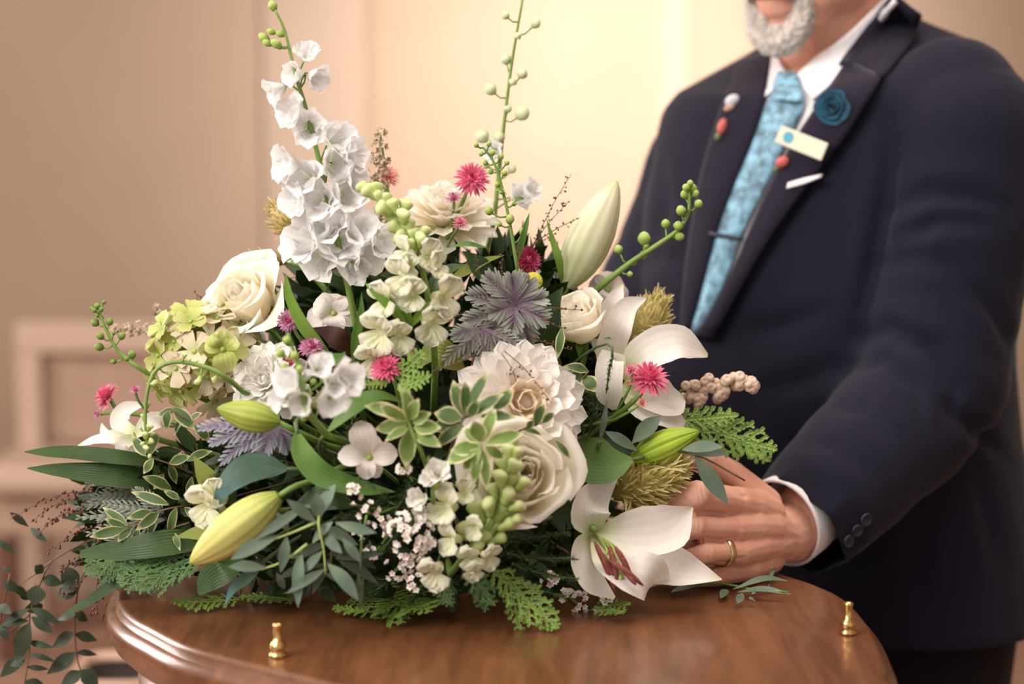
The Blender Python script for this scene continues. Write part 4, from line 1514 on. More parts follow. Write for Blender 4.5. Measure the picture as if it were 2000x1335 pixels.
blob('flower_pin', 1528, 316, 14, 11, .5, 'pin_red', 'small red rose pin')
blob('flower_pin', 1517, 328, 9, 5, .8, 'pin_leaf')
patch('pocket_square', [(1540, 357), (1570, 348), (1606, 340)], [(1537, 368), (1568, 360), (1604, 346)], 'shirt_white', .019, .003, jacket, 8, 4, label='white pocket square')
for x, y in ((1641, 1078), (1656, 1056), (1673, 1035), (1690, 1014)):
    h, n = hit(x, y)
    if h is not None:
        ob('cuff_button', cached('cuffb', lambda: one('cuff_button', spin([(.0062, 0), (.0070, .0012), (.0066, .0024), (.0052, .0028), (.0048, .0022), (.0005, .0020)], 16), 'button_navy')), jacket, frame(h, n))
# shirt cuff
ca, cb = P(1578, 990, .168), P(1512, 1030, .130)
ax = (cb - ca).normalized()
cm = MB()
m_ = frame(ca, ax)
cm.add(spin([(.036, -.02), (.0430, .014), (.0450, .042), (.0442, .044), (.0420, .043), (.0405, .014), (.034, -.02)], 36), m_)
cm.f = [f for f in cm.f if len(f) == 4]
cuff = ob('shirt_cuff', MB().add((cm.v, cm.f, cm.u)).mesh('shirt_cuff', 'shirt_white'), person, pi_, label='white shirt cuff')
# ring on the ring finger
ra, rb_ = LH['R'][0][0], LH['R'][1][0]
rc = ra.lerp(rb_, .46)
rg = spin([(.0130, -.0036), (.0139, -.0032), (.0142, 0), (.0139, .0032), (.0130, .0036), (.0122, 0), (.0130, -.0036)], 40)
rg = (rg[0], [f for f in rg[1] if len(f) == 4], rg[2])
ob('wedding_ring', MB().add(rg).mesh('wedding_ring', 'gold'), body, frame(rc, rb_ - ra), label='gold wedding ring')
for k, w_ in (('I', .0066), ('M', .0062)):
    a, b = LH[k][2][0], LH[k][3][0]
    d = (b - a).normalized()
    up_ = V(0.1, .75, .65)
    up_ = (up_ - d * up_.dot(d)).normalized()
    c = a.lerp(b, .95) + up_ * (LH[k][3][1] * .80)
    mm = Matrix((up_.cross(d), d, up_)).transposed().to_4x4()
    mm.translation = c
    ob('fingernail', one('fingernail', ball(1, 12, 8, w_, .0075, .0022), 'nail_pink'), body, mm)
# beard, moustache, hair, eyes
gb = MB()
path = [H(-.030, .078, -.062), H(-.032, .080, -.088), H(-.022, .088, -.110), H(0, .092, -.119), H(.022, .088, -.110), H(.032, .080, -.088), H(.028, .080, -.066)]
gb.add(tube(catmull(path, 20), [.009 + .006 * math.sin(PI * i / 20) for i in range(21)], 12))
gb.add(tube(catmull([H(-.032, .082, -.072), H(-.018, .098, -.060), H(0, .103, -.056), H(.018, .098, -.060), H(.032, .082, -.072)], 14), [.005 + .004 * math.sin(PI * i / 14) for i in range(15)], 10))
ell(gb, H(0, .080, -.112), (.028, .017, .016))
for s in (-1, 1):
    ell(gb, H(s * .024, .078, -.098), (.014, .014, .018))
gm = remesh(gb, .0022, 2, 'goatee')
gm.materials.clear()
gm.materials.append(MATS['beard_hair'])
gv = arrays(gm)
rs_ = np.random.RandomState(3)
gn = np.empty(len(gv) * 3)
gm.vertices.foreach_get('normal', gn)
gm.vertices.foreach_set('co', (gv + gn.reshape(-1, 3) * (rs_.rand(len(gv), 1) - .4) * .003).ravel())
gm.polygons.foreach_set('use_smooth', [True] * len(gm.polygons))
ob('goatee', gm, person, pi_, label='short grey goatee and moustache')
hb = MB()
ell(hb, H(0, -.016, .045), (.081, .097, .083))
hair = hb
hm_ = hair.mesh('hair', 'hair_grey')
ob('hair', hm_, person, pi_)
for s in (-1, 1):
    q = MB()
    ell(q, H(s * .031, .0765, -.002), (.0118, .0118, .0118), n=14, m=10)
    eo = ob('eye', q.mesh('eye', 'eye_white'), person, pi_)
    q = MB()
    ell(q, H(s * .031, .0855, -.003), (.0056, .0032, .0056), n=12, m=8)
    ob('iris', q.mesh('iris', 'iris_blue'), eo)
# trousers and shoes
tb = MB()
chain(tb, [(pel + Vector((0, 0, .05)), .150), (pel + Vector((0, 0, -.06)), .150)], 20)
for s in (-1, 1):
    hip = pel + SD * .095 * s
    chain(tb, [(hip, .112), (Vector((hip.x, hip.y, .50)) + FN * .015, .088), (Vector((hip.x, hip.y, .11)), .068)], 18)
tm = remesh(tb, .009, 3, 'trousers')
tm.materials.clear()
tm.materials.append(MATS['trouser_cloth'])
tm.polygons.foreach_set('use_smooth', [True] * len(tm.polygons))
ob('trousers', tm, person, pi_, label='dark suit trousers')
for s in (-1, 1):
    hip = pel + SD * .095 * s
    q = MB()
    chain(q, [(Vector((hip.x, hip.y, .046)) - FN * .05, .044), (Vector((hip.x, hip.y, .05)) + FN * .05, .046), (Vector((hip.x, hip.y, .036)) + FN * .19, .034)], 14)
    ob('shoe', q.mesh('shoe', 'shoe_black'), person, pi_)

# ------------------------------------------------------------------ the flower arrangement
# foam block and the dark greenery packed around it
fo = thing('floral_foam', 'dark green foam base hidden under the flower arrangement', 'foam', loc=(-.08, .16, ZT))
fi = fo.matrix_basis.inverted()
def dome(scale):
    rs = []
    for i in range(9):
        t = i / 8
        z = .012 + .19 * scale * t
        k = math.sqrt(max(.02, 1 - t * t)) * scale
        rs.append([(.185 * k * math.cos(a), .115 * k * math.sin(a), z) for a in [2 * PI * j / 28 for j in range(28)]])
    return rings(rs)
ob('foam_block', MB().add(dome(.95)).mesh('foam_block', 'foam'), fo)
ob('tray', MB().add(rings([[(.15 * math.cos(a), .10 * math.sin(a), z) for a in [2 * PI * j / 32 for j in range(32)]] for z in (0, .016)])).mesh('tray', 'stem_dark'), fo)
mb = MB()
lt = [sheet(1, .36, 'leaf', 10, 60, fold=.2, nu=3, nv=2), sheet(1, .24, 'lance', 5, 50, fold=.2, nu=3, nv=2), sheet(1, .42, 'leaf', 20, 40, fold=.1, nu=3, nv=2)]
for i in range(1500):
    t = RN.uniform(0, 2 * PI)
    u = RN.uniform(0, 1) ** .8
    s_ = 1 - .62 * u
    w = math.cos(t), math.sin(t)
    c = Vector((-.08 + (.245 * s_ + .03 * RN.gauss(0, .4)) * w[0] * RN.uniform(.82, 1), .16 + .13 * s_ * w[1] * RN.uniform(.82, 1), ZT + .016 + .27 * u))
    d = Vector((w[0] * (1 - u * .5), w[1] * (1 - u * .5), RN.uniform(-.3, .9) + .5 * u))
    mb.add(lt[i % 3], frame(c, d, RN.uniform(0, 6)) @ S(RN.uniform(.03, .06)))
for i in range(620):                  # the lower left flank, dense down to the wood
    x, y = RN.uniform(185, 460), RN.uniform(880, 1095)
    if x < 300 and y < 920 - (x - 185) * .2:
        continue
    p = Q(x, y, RN.uniform(.015, .07))
    mb.add(lt[i % 3], frame(p, V(RN.uniform(-1.2, .2), RN.uniform(.0, .9), RN.uniform(-.5, .5)), RN.uniform(0, 6)) @ S(RN.uniform(.018, .038)))
for i in range(360):                  # and along the front edge
    x, y = RN.uniform(420, 1130), RN.uniform(1060, 1150)
    p = Q(x, y, RN.uniform(.02, .06))
    if p.z > ZT + .012:
        mb.add(lt[i % 3], frame(p, V(RN.uniform(-.6, .6), RN.uniform(.3, 1), RN.uniform(-.25, .4)), RN.uniform(0, 6)) @ S(RN.uniform(.016, .03)))
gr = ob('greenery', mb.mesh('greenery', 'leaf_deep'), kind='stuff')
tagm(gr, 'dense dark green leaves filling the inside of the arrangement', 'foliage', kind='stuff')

# --- roses
rose(478, 588, .040, (-.42, .62, .62), 'big cream rose with brown-spotted petals at the left', 'spotted_rose', 1.0, 22, seed=4, tip=.10, dy=-.01)
rose(1128, 622, .035, (-.30, .50, .85), 'half-open white rose with a pointed petal beside the grey lobed leaves', 'rose_petal', .45, 18, seed=7, tip=.14, dy=.0)
rose(1018, 928, .046, (.22, .86, .40), 'open ivory rose facing the front beside the big flat green leaf', 'rose_petal', .9, 22, seed=9, dy=-.02)

# --- dahlias and big blooms
dahlia(1022, 786, .057, (.22, .88, .32), 'large white dahlia with a peach heart at the centre', seed=2, dy=-.01)
FR = [(15, 1.0, 80, 96, .42), (14, .95, 62, 78, .42), (13, .86, 46, 60, .40), (11, .76, 30, 44, .38), (9, .66, 16, 26, .34), (7, .58, 6, 8, .30)]
dahlia(520, 742, .037, (-.25, .85, .35), 'frilly white carnation above the short green lily bud', rows=FR, seed=5, dy=-.01, ruf=.14, name='carnation', cat='carnation', mat='white_petal', heart='white_petal')
dahlia(868, 408, .052, (.02, .42, .88), 'soft white dahlia high at the back below the pink strawflower', rows=FR, seed=8, dy=.035, ruf=.06, mat='rose_petal', heart='rose_petal')

# --- lilies
def lily(label, base, petals, mat='lily_petal', dy=0.0, stamens=None, pistil=None, seed=1, stem_to=None):
    """petals: list of (pixel path with depth, half-width list px, face normal, cup)"""
    B = D(base[0], base[1]) + dy
    loc = P(base[0], base[1], B)
    root = thing('lily', label, 'lily', loc=loc, group='white lilies in the arrangement')
    inv = Matrix.Translation(loc).inverted()
    for i, (path, w, nrm, cup) in enumerate(petals):
        pts = [inv @ P(x, y, B + d) for x, y, d in path]
        nr = [Vector(n) for n in nrm] if isinstance(nrm, list) else Vector(nrm)
        ob('petal', one('petal', ribbon(pts, [mpx(q, B) for q in w], nr, cup=cup, nu=18, nv=10, ruf=.05, seed=i + seed), mat), root)
    for path, (tx, ty, td) in (stamens or []):
        pts = [P(x, y, B + d) for x, y, d in path]
        ob('filament', one('filament', tube([inv @ p for p in catmull(pts, 8)], .0013, .0008, 6), 'filament'), root)
        a = pts[-1]
        b = P(tx, ty, B + td)
        mid = a.lerp(b, .5) + Vector((.001, -.002, .003))
        q = catmull([a - (b - a) * .55, a.lerp(mid, .3) + Vector((0, -.002, .001)), b], 8)
        ob('anther', one('anther', tube([inv @ p for p in q], [.0008, .0019, .0024, .0026, .0027, .0026, .0023, .0018, .0007], None, 8), 'anther'), root)
    if pistil:
        pts = [inv @ P(x, y, B + d) for x, y, d in pistil]
        ob('pistil', one('pistil', tube(catmull(pts, 8), [.0018] * 7 + [.0028, .0022], None, 8), 'filament'), root)
    add_stem(root, loc, Vector((0, 1, .1)) if stem_to is None else V(*stem_to), .003)
    return root
lily('large white lily with dark red anthers lying on the wood below the hand', (1160, 1035), [
    ([(1162, 1040, .012), (1150, 1000, .004), (1165, 965, .016), (1208, 928, .030)], [12, 40, 42, 26, 1], [(.3, -.8, -.4), (.2, -1, -.1), (.3, -.9, .3)], .35),
    ([(1160, 1035, .012), (1225, 1040, .000), (1300, 1030, -.006), (1353, 990, .004)], [6, 36, 50, 46, 2], [(0, -.8, .8), (0, -1, .35), (.1, -1, -.1)], .30),
    ([(1165, 1045, .014), (1230, 1085, .010), (1310, 1105, .006), (1410, 1131, -.002)], [8, 46, 54, 38, 1], [(0, -1, .4), (0, -.9, .6), (-.1, -.9, .3)], .25),
    ([(1160, 1045, .012), (1190, 1090, -.018), (1232, 1116, -.032), (1272, 1128, -.026), (1284, 1142, .004)], [8, 36, 50, 46, 24], [(.2, -.8, .8), (0, -.8, 1), (.5, -.9, .7), (.9, -.6, -.3), (.3, .2, -1)], .12),
    ([(1155, 1040, .014), (1136, 1080, -.004), (1150, 1130, -.016), (1200, 1168, -.020)], [8, 32, 38, 30, 4], [(.8, -.8, 0), (.7, -.9, .3), (.4, -.8, .7)], .25),
    ([(1160, 1040, .016), (1200, 1075, .016), (1240, 1110, .012), (1262, 1140, .006)], [8, 40, 50, 30, 4], (.1, -1, .6), .2)],
    dy=-.012, seed=3,
    stamens=[([(1168, 1046, .006), (1185, 1075, -.012), (1176, 1092, -.030)], (1204, 1158, -.036)), ([(1168, 1046, .006), (1192, 1072, -.012), (1184, 1100, -.030)], (1210, 1150, -.036)),
             ([(1170, 1046, .006), (1198, 1070, -.014), (1196, 1092, -.034)], (1206, 1138, -.040)), ([(1172, 1046, .006), (1205, 1070, -.012), (1214, 1092, -.034)], (1238, 1138, -.036)),
             ([(1170, 1046, .006), (1200, 1080, -.016), (1214, 1112, -.040)], (1256, 1143, -.042)), ([(1170, 1046, .006), (1204, 1085, -.012), (1222, 1120, -.038)], (1242, 1142, -.046))],
    pistil=[(1166, 1044, .008), (1190, 1080, -.012), (1205, 1110, -.030), (1213, 1132, -.040)])
lily('white lily with a long blunt petal against the dark suit', (1205, 735), [
    ([(1215, 735, .0), (1260, 690, -.010), (1325, 668, .000), (1382, 694, .020)], [10, 34, 40, 34, 4], [(.2, -.8, .6), (.1, -.9, .5), (.3, -.8, .5)], .2),
    ([(1212, 742, -.006), (1195, 700, -.020), (1190, 760, -.028), (1200, 800, -.018)], [12, 24, 28, 26, 4], [(-.2, -1, .3), (-.2, -1, .2), (-.1, -1, 0)], .25),
    ([(1220, 745, .004), (1270, 768, -.006), (1310, 780, .004), (1336, 778, .018)], [10, 34, 40, 34, 6], (0, -1, .5), .2),
    ([(1218, 750, .0), (1255, 795, -.012), (1300, 812, -.006), (1348, 838, .008)], [10, 26, 30, 24, 2], (-.1, -1, .6), .3),
    ([(1200, 730, .010), (1190, 690, .004), (1205, 640, .0), (1225, 600, .012), (1262, 582, .020)], [10, 30, 30, 22, 2], [(.3, -1, .1), (.2, -1, .1), (.4, -.9, .2)], .2),
    ([(1200, 735, .012), (1180, 650, .014), (1200, 590, .02), (1215, 555, .03)], [10, 30, 28, 16, 2], (.2, -1, .1), .2)],
    dy=.02, seed=9)
lily('white lily with slender petals at the far left edge of the flowers', (262, 842), [
    ([(262, 858, 0), (215, 855, -.01), (185, 860, .0), (152, 870, .005)], [6, 16, 15, 10, 1], (0, -.7, .7), .3),
    ([(258, 852, .0), (225, 858, .006), (205, 845, .010), (198, 826, .014)], [5, 11, 11, 8, 1], (.2, -1, .1), .3),
    ([(265, 845, .004), (235, 828, .012), (245, 800, .018), (285, 788, .02)], [8, 18, 20, 14, 2], (0, -1, .4), .3),
    ([(265, 848, -.006), (290, 828, -.012), (312, 820, -.006), (330, 826, 0)], [8, 18, 20, 14, 2], (0, -1, .5), .3),
    ([(265, 855, -.006), (240, 868, -.014), (252, 885, -.012), (285, 884, -.004)], [6, 15, 15, 12, 2], (0, -1, .3), .3)],
    dy=.0, seed=14, stem_to=(.8, 0, -.3))

# --- lily buds
lily_bud((1108, 560), (1205, 354), 41, 'tall pale lily bud pointing up beside the suit', 'lily_bud_white', dy=.035, seed=.6, stem_px=[(1085, 620, .02), (1050, 720, .05)])
lily_bud((545, 824), (424, 797), 29, 'short green lily bud pointing left below the carnation', 'lily_bud_green', dy=-.045, seed=1.0, stem_px=[(575, 840, .005), (640, 870, .04)])
lily_bud((545, 968), (371, 1100), 42, 'big yellow lily bud pointing down to the left', 'lily_bud_yellow', dy=-.035, seed=1.1, stem_px=[(575, 950, .0), (620, 935, .02), (690, 900, .05)])
lily_bud((1236, 898), (1366, 842), 30, 'narrow ridged green lily bud above the fingers', 'lily_bud_tight', dy=.0, seed=1.8, lobes=6, stem_px=[(1215, 905, .01), (1150, 910, .05)])

# --- strawflowers
strawflower(922, 348, 37, (.06, .88, .42), 'bright pink strawflower highest in the arrangement', 'straw_pink', dy=.0, seed=1, stem=[(905, 390, .004), (882, 440, .008), (868, 490, .02)])
strawflower(886, 386, 19, (-.15, .55, .8), 'small half-open pink strawflower just under the bright one', 'straw_lilac', dy=.0, seed=2, stem=[(884, 420, .004), (874, 470, .012)], closed=.25, n=(14, 13, 11, 8))
strawflower(899, 434, 18, (.0, .5, .85), 'tiny pale pink strawflower below the half-open one on the same stalk', 'straw_pale', dy=.0, seed=3, stem=[(885, 460, .006), (872, 485, .012)], n=(14, 13, 11, 8))
strawflower(1268, 736, 47, (.18, .48, .86), 'large pink strawflower in front of the white lily at the right', 'straw_pink', dy=-.055, seed=4, stem=[(1245, 775, .0), (1205, 810, .01), (1150, 850, .04)])
strawflower(1232, 722, 17, (-.6, .5, .6), 'small pink strawflower tucked beside the large right one', 'straw_pale', dy=-.05, seed=5, stem=[(1228, 760, .002), (1200, 812, .02)], closed=.2, n=(14, 13, 11, 8))
strawflower(1254, 786, 14, (.5, .7, .3), 'tiny peach strawflower below the large right pink one', 'straw_peach', dy=-.05, seed=6, stem=[(1235, 800, .002), (1200, 820, .02)], closed=.3, n=(12, 11, 9, 7))
strawflower(752, 716, 36, (-.35, .72, .55), 'pink strawflower facing left in the middle of the arrangement', 'straw_pink', dy=-.04, seed=7, stem=[(772, 750, .0), (785, 800, .02)])
strawflower(803, 689, 17, (.2, .85, .4), 'small crimson strawflower right of the middle pink one', 'straw_lilac', dy=-.03, seed=8, stem=[(795, 720, .004), (775, 760, .02)], closed=.1, n=(13, 12, 10, 8))
strawflower(563, 626, 25, (-.1, .95, .2), 'white and purple strawflower under the cream spotted rose', 'straw_lilac', dy=-.02, seed=9, stem=[(585, 660, .006), (630, 720, .03)])
strawflower(608, 676, 28, (.1, .55, .8), 'rosy strawflower seen from the side below the purple one', 'straw_lilac', dy=-.02, seed=10, stem=[(618, 705, .008), (650, 760, .03)])
strawflower(560, 706, 25, (-.3, .8, .3), 'rosy strawflower half hidden behind the blurred green bud spike', 'straw_pink', dy=-.01, seed=11, stem=[(575, 735, .008), (610, 790, .03)])
strawflower(1034, 507, 31, (.45, .72, .25), 'deep crimson strawflower left of the tall pale lily bud', 'straw_crimson', dy=.02, seed=12, stem=[(1015, 540, .004), (1000, 600, .02)])
strawflower(206, 772, 32, (-.75, .30, .55), 'magenta strawflower at the far left seen from the side', 'straw_pink', dy=-.02, seed=13, stem=[(232, 800, .0), (290, 812, .01), (360, 830, .03)], closed=.0)
strawflower(192, 808, 15, (-.8, .4, .2), 'closed dusky strawflower bud under the magenta one', 'straw_lilac', dy=-.02, seed=14, stem=[(225, 806, .002), (285, 812, .01)], closed=.5, n=(12, 11, 9, 7))
strawflower(264, 761, 15, (.0, .5, .85), 'tiny purple strawflower between the hydrangea and the magenta one', 'straw_lilac', dy=-.01, seed=15, stem=[(272, 785, .004), (310, 830, .02)], closed=.3, n=(12, 11, 9, 7))
strawflower(514, 514, 20, (-.1, .6, .7), 'red strawflower peeping out above the spotted rose', 'straw_crimson', dy=.03, seed=16)
strawflower(757, 342, 27, (.2, .6, .6), 'faded pink strawflower behind the brown flower spike', 'straw_peach', dy=.03, seed=17)

# --- yellow ball flower
cr = thing('billy_button', 'round yellow button flower under the crimson strawflower', 'button flower', mtx=frame(Q(1041, 549, .01), V(.1, .6, .7)))
ob('flower_head', one('flower_head', ball(mpx(19, .1), 18, 12, 1, 1, .92), 'craspedia_yellow'), cr)
add_stem(cr, cr.matrix_basis.translation, Vector((0, .6, -1)), .0013)

# --- delphinium and other spikes
spike('delphinium', 'tall white delphinium spike leaning left with open florets', 'delphinium',
      [(700, 660, .02), (680, 560, .0), (650, 430, .0), (620, 300, .0), (597, 210, .0), (577, 145, .0), (556, 60, .0), (534, 14, .0)],
      [(598, 106, 52, (.3, .6, .6)), (576, 146, 52, (-.6, .5, .0)), (616, 150, 55, (.7, .6, -.3)), (540, 176, 59, (-.85, .4, -.35)), (574, 224, 68, (-.5, .7, .4)), (603, 250, 75, (.15, .95, .0)), (656, 272, 75, (.5, .7, .3)),
       (562, 320, 73, (-.8, .6, .0)), (596, 345, 75, (-.3, .8, .2)), (655, 318, 75, (.4, .8, .0)), (686, 300, 68, (.8, .5, .2)), (582, 392, 75, (-.7, .7, .1)), (626, 392, 82, (-.1, .95, .1)), (676, 378, 78, (.5, .8, .1)),
       (688, 345, 64, (.8, .5, .0)), (598, 470, 89, (-.6, .75, .1)), (622, 505, 75, (-.2, .9, -.2)), (662, 468, 87, (.2, .95, .1)), (698, 445, 80, (.6, .7, .2)), (640, 440, 80, (-.1, .8, .4)), (712, 500, 75, (.6, .7, -.2)), (740, 470, 68, (.8, .5, 0)), (572, 485, 57, (-.8, .5, .1)), (690, 520, 64, (.2, .9, -.3))],
      [(533, 12, 20), (516, 74, 22), (530, 62, 16), (548, 66, 18), (540, 86, 22), (522, 84, 18)], 'delphinium_petal', 'bud_green', dy=.0, r=(.0036, .0011), seed=21, bell=.8, group='delphinium spikes')
spike('delphinium', 'tall pale delphinium spike of green-white buds, out of focus at the back', 'delphinium',
      [(965, 430, .01), (975, 330, .01), (985, 235, .01), (1000, 120, .01), (1022, -10, .01)],
      [(966, 296, 44, (-.3, .8, .3)), (1012, 385, 50, (.5, .7, .2)), (1034, 372, 46, (.6, .6, .3))],
      [(987, 30, 20), (1046, 46, 24), (1012, 70, 16), (988, 116, 25), (1020, 144, 24), (1002, 160, 18), (958, 174, 30), (1020, 222, 34), (992, 212, 20), (942, 266, 32), (975, 268, 26), (948, 322, 20), (1000, 330, 22)],
      'delphinium_petal', 'bud_pale', dy=.075, r=(.0026, .0012), seed=22, bud_shape=1.0, group='delphinium spikes')
spike('bellflower_stem', 'sharp green bud stem crossing in front of the white dahlia at the back', 'bud stem',
      [(1022, 575, .02), (1010, 520, .0), (1000, 460, .0), (985, 385, .0), (966, 320, .0), (944, 288, .0)], [],
      [(930, 283, 13), (940, 300, 13), (955, 281, 13), (962, 298, 14), (978, 306, 15), (948, 318, 13), (958, 335, 14), (985, 338, 14), (990, 318, 12), (972, 360, 14), (980, 374, 13), (955, 412, 20), (996, 428, 22), (1022, 452, 20), (975, 438, 12), (1004, 398, 12)],
      bmat='bud_green', dy=.0, r=(.0024, .0011), seed=23, bud_shape=1.05, leaves=[(1012, 510, 1034, 415, 12, 'leaf_mid'), (1000, 400, 1025, 388, 9, 'leaf_mid'), (990, 380, 965, 372, 6, 'leaf_bright')])
spike('bellflower_stem', 'curved green bud stem reaching right in front of the suit', 'bud stem',
      [(1150, 580, .02), (1190, 545, .0), (1235, 510, .0), (1290, 474, .0), (1325, 448, .0), (1345, 415, .0), (1346, 372, .0)], [],
      [(1208, 487, 21), (1236, 512, 18), (1258, 466, 32), (1256, 498, 20), (1300, 437, 21), (1325, 441, 23), (1327, 462, 22), (1330, 411, 24), (1333, 410, 18), (1364, 398, 20), (1337, 380, 20), (1352, 368, 22), (1340, 366, 18), (1358, 378, 18), (1348, 358, 16), (1230, 535, 14), (1262, 480, 14)],
      bmat='bud_green', dy=.01, r=(.0034, .0016), seed=24, bud_shape=1.0)
spike('bellflower_stem', 'spiky green bud stem sticking out at the upper left', 'bud stem',
      [(340, 750, .02), (278, 722, .0), (235, 690, .0), (208, 645, .0), (192, 602, .0)], [],
      [(190, 598, 15), (184, 606, 12), (198, 604, 12), (192, 615, 13), (186, 630, 18), (214, 628, 17), (198, 620, 12), (196, 656, 18), (238, 656, 18), (222, 650, 10), (194, 677, 20), (258, 692, 20), (248, 700, 12), (222, 706, 13), (180, 602, 10), (203, 590, 10)],
      bmat='bud_spiky', dy=.0, r=(.0030, .0013), seed=25, bud_shape=1.1)
spike('bellflower_stem', 'green bud stem arching down over the hydrangea', 'bud stem',
      [(475, 765, .02), (440, 735, .0), (400, 716, .0), (345, 706, .0), (305, 722, .0), (287, 770, .0), (284, 830, .0), (290, 882, .0)], [],
      [(300, 748, 15), (288, 790, 13), (280, 815, 14), (292, 835, 14), (284, 850, 15), (294, 862, 13), (286, 876, 14), (292, 890, 10), (388, 742, 18), (420, 740, 14), (330, 728, 12), (360, 694, 12), (276, 838, 10), (298, 848, 10), (280, 868, 11)],
      bmat='snapdragon_bud', dy=-.04, r=(.0024, .0012), seed=26, bud_shape=1.15)
spike('delphinium', 'blurred white delphinium spike nearest the front below the pink strawflowers', 'delphinium',
      [(640, 850, .05), (600, 800, .0), (588, 740, .0), (575, 690, .0), (562, 650, .0)],
      [(648, 782, 66, (.3, .9, -.1)), (676, 736, 70, (.6, .8, .2)), (566, 748, 66, (-.5, .8, .3)), (588, 782, 56, (-.1, .95, -.3)), (622, 716, 56, (.3, .8, .4)), (655, 750, 56, (.4, .9, .1)), (545, 780, 44, (-.6, .7, 0))],
      [(560, 664, 20), (548, 690, 22), (575, 694, 20), (585, 720, 18), (556, 716, 20), (602, 770, 18), (600, 802, 18), (614, 790, 16), (594, 816, 18), (634, 740, 20), (612, 745, 16)],
      'delphinium_petal', 'bud_green', dy=-.09, r=(.0032, .0014), seed=27, bell=.9, bud_shape=1.0, group='delphinium spikes')

# --- snapdragons
snapdragon('tall yellow-green snapdragon leaning left in the centre',
      [(850, 720, .03), (845, 640, .0), (832, 560, .0), (815, 490, .0), (786, 430, .0), (752, 392, .0), (716, 366, .0)],
      [(792, 492, 46, (-.7, .6, .2)), (836, 500, 50, (.5, .7, .3)), (786, 540, 62, (-.6, .8, .1)), (852, 520, 44, (.6, .6, .3)), (805, 572, 56, (-.1, .95, .0)), (866, 580, 66, (.65, .75, .1)), (842, 632, 66, (.4, .85, -.1)), (752, 586, 58, (-.6, .75, .1)), (742, 648, 72, (-.4, .85, -.1)), (728, 700, 56, (-.3, .85, -.3)), (780, 655, 56, (.0, .95, -.2)), (800, 520, 40, (-.2, .9, .2))],
      [(712, 368, 24), (724, 376, 28), (736, 372, 26), (744, 388, 28), (758, 392, 26), (752, 408, 28), (768, 404, 26), (790, 404, 24), (772, 424, 28), (788, 424, 26), (776, 446, 30), (798, 444, 28), (808, 462, 28), (788, 466, 28), (820, 470, 26), (830, 456, 24), (802, 482, 26)],
      dy=-.02, seed=31, leaves=[(800, 640, 712, 552, 24, 'leaf_bright'), (800, 640, 770, 590, 18, 'leaf_bright'), (800, 640, 852, 585, 18, 'leaf_bright'), (775, 690, 728, 620, 22, 'leaf_mid'), (805, 640, 790, 585, 12, 'leaf_bright')])
snapdragon('front yellow-green snapdragon standing in front of the ivory rose',
      [(880, 1120, .03), (915, 1075, .0), (955, 1030, .0), (980, 975, .0), (990, 925, .0), (1002, 868, .0)],
      [(872, 985, 64, (-.5, .8, .3)), (906, 962, 40, (.2, .8, .5)), (882, 1052, 52, (-.7, .7, .1)), (920, 1086, 48, (-.1, .9, -.3)), (954, 1086, 44, (.6, .8, -.1)), (850, 1116, 58, (-.3, .9, -.3)), (930, 1030, 40, (-.5, .8, .1)), (925, 1110, 40, (.2, .9, -.4))],
      [(1002, 866, 24), (994, 884, 28), (1010, 888, 26), (985, 906, 28), (1004, 912, 28), (978, 936, 30), (998, 938, 30), (1020, 946, 26), (966, 962, 30), (990, 968, 32), (956, 990, 32), (980, 1000, 34), (1010, 990, 26), (935, 1000, 36), (960, 1026, 34), (990, 1026, 30), (940, 1050, 32), (970, 1052, 30), (910, 1036, 30), (1006, 1014, 26), (930, 1068, 28)],
      dy=-.05, seed=32)
snapdragon('single pale snapdragon bloom left of the yellow lily bud',
      [(440, 1010, .03), (425, 1000, .0), (410, 985, .0)], [(402, 985, 66, (-.4, .85, -.1)), (420, 965, 46, (.1, .85, .4))], [(430, 1000, 20)], dy=-.03, seed=33)
spike('stock', 'small pure white blooms left of the front snapdragon', 'stock',
      [(850, 1000, .02), (845, 960, .0), (848, 920, .0)],
      [(818, 972, 44, (-.5, .8, .1)), (824, 1000, 36, (-.2, .85, -.4)), (856, 922, 50, (.0, .8, .5)), (838, 935, 36, (-.5, .7, .3))], [(852, 950, 16)], 'white_petal', 'bud_green', dy=-.035, r=(.0022, .0012), seed=34)

# --- pale four-petalled blooms
def simple_bloom(label, px, py, petals, dy, mat='white_petal', name='peruvian_lily', cat='flower', seed=1):
    B = D(px, py) + dy
    loc = P(px, py, B)
    root = thing(name, label, cat, loc=loc)
    inv = Matrix.Translation(loc).inverted()
    for i, (x, y, w, d) in enumerate(petals):
        a, b = P(px, py, B), P(x, y, B + d)
        m = a.lerp(b, .5) + Vector((0, -.006, .002))
        hw = mpx(w, B) * .5
        ob('petal', one('petal', ribbon([inv @ a, inv @ m, inv @ b], [hw * .18, hw * .55, hw * .95, hw, hw * .8, hw * .2], (.1 * (x - px) / 40, -1, .3), cup=.2, nu=9, nv=6, ruf=.08, seed=i + seed), mat), root)
    ob('flower_disc', one('flower_disc', ball(mpx(7, B), 8, 6), 'bud_green'), root, T(0, -.001, 0))
    add_stem(root, loc, Vector((0, 1, -.3)), .0018)
    return root
plant('blush_petal', [(0, 'd9d3b4'), (.35, 'eee4de'), (1, 'eadfd8')], trans=.22, var=.05, vein=.03, nveins=5)
MATS['blush_petal'] = MATS['blush_petal']
simple_bloom('flat blush-white bloom below the variegated leaves', 722, 893, [(700, 822, 56, .0), (660, 890, 44, .004), (776, 884, 48, .002), (712, 935, 40, .0), (738, 932, 36, .002), (735, 850, 34, .008)], -.02, 'blush_petal', seed=3)
simple_bloom('pale grey-white floret below the delphinium', 652, 612, [(615, 588, 52, .0), (665, 576, 48, .004), (600, 632, 48, .0), (655, 652, 46, -.004), (700, 625, 44, .004), (690, 590, 40, .008)], .0, 'blush_petal', seed=8)
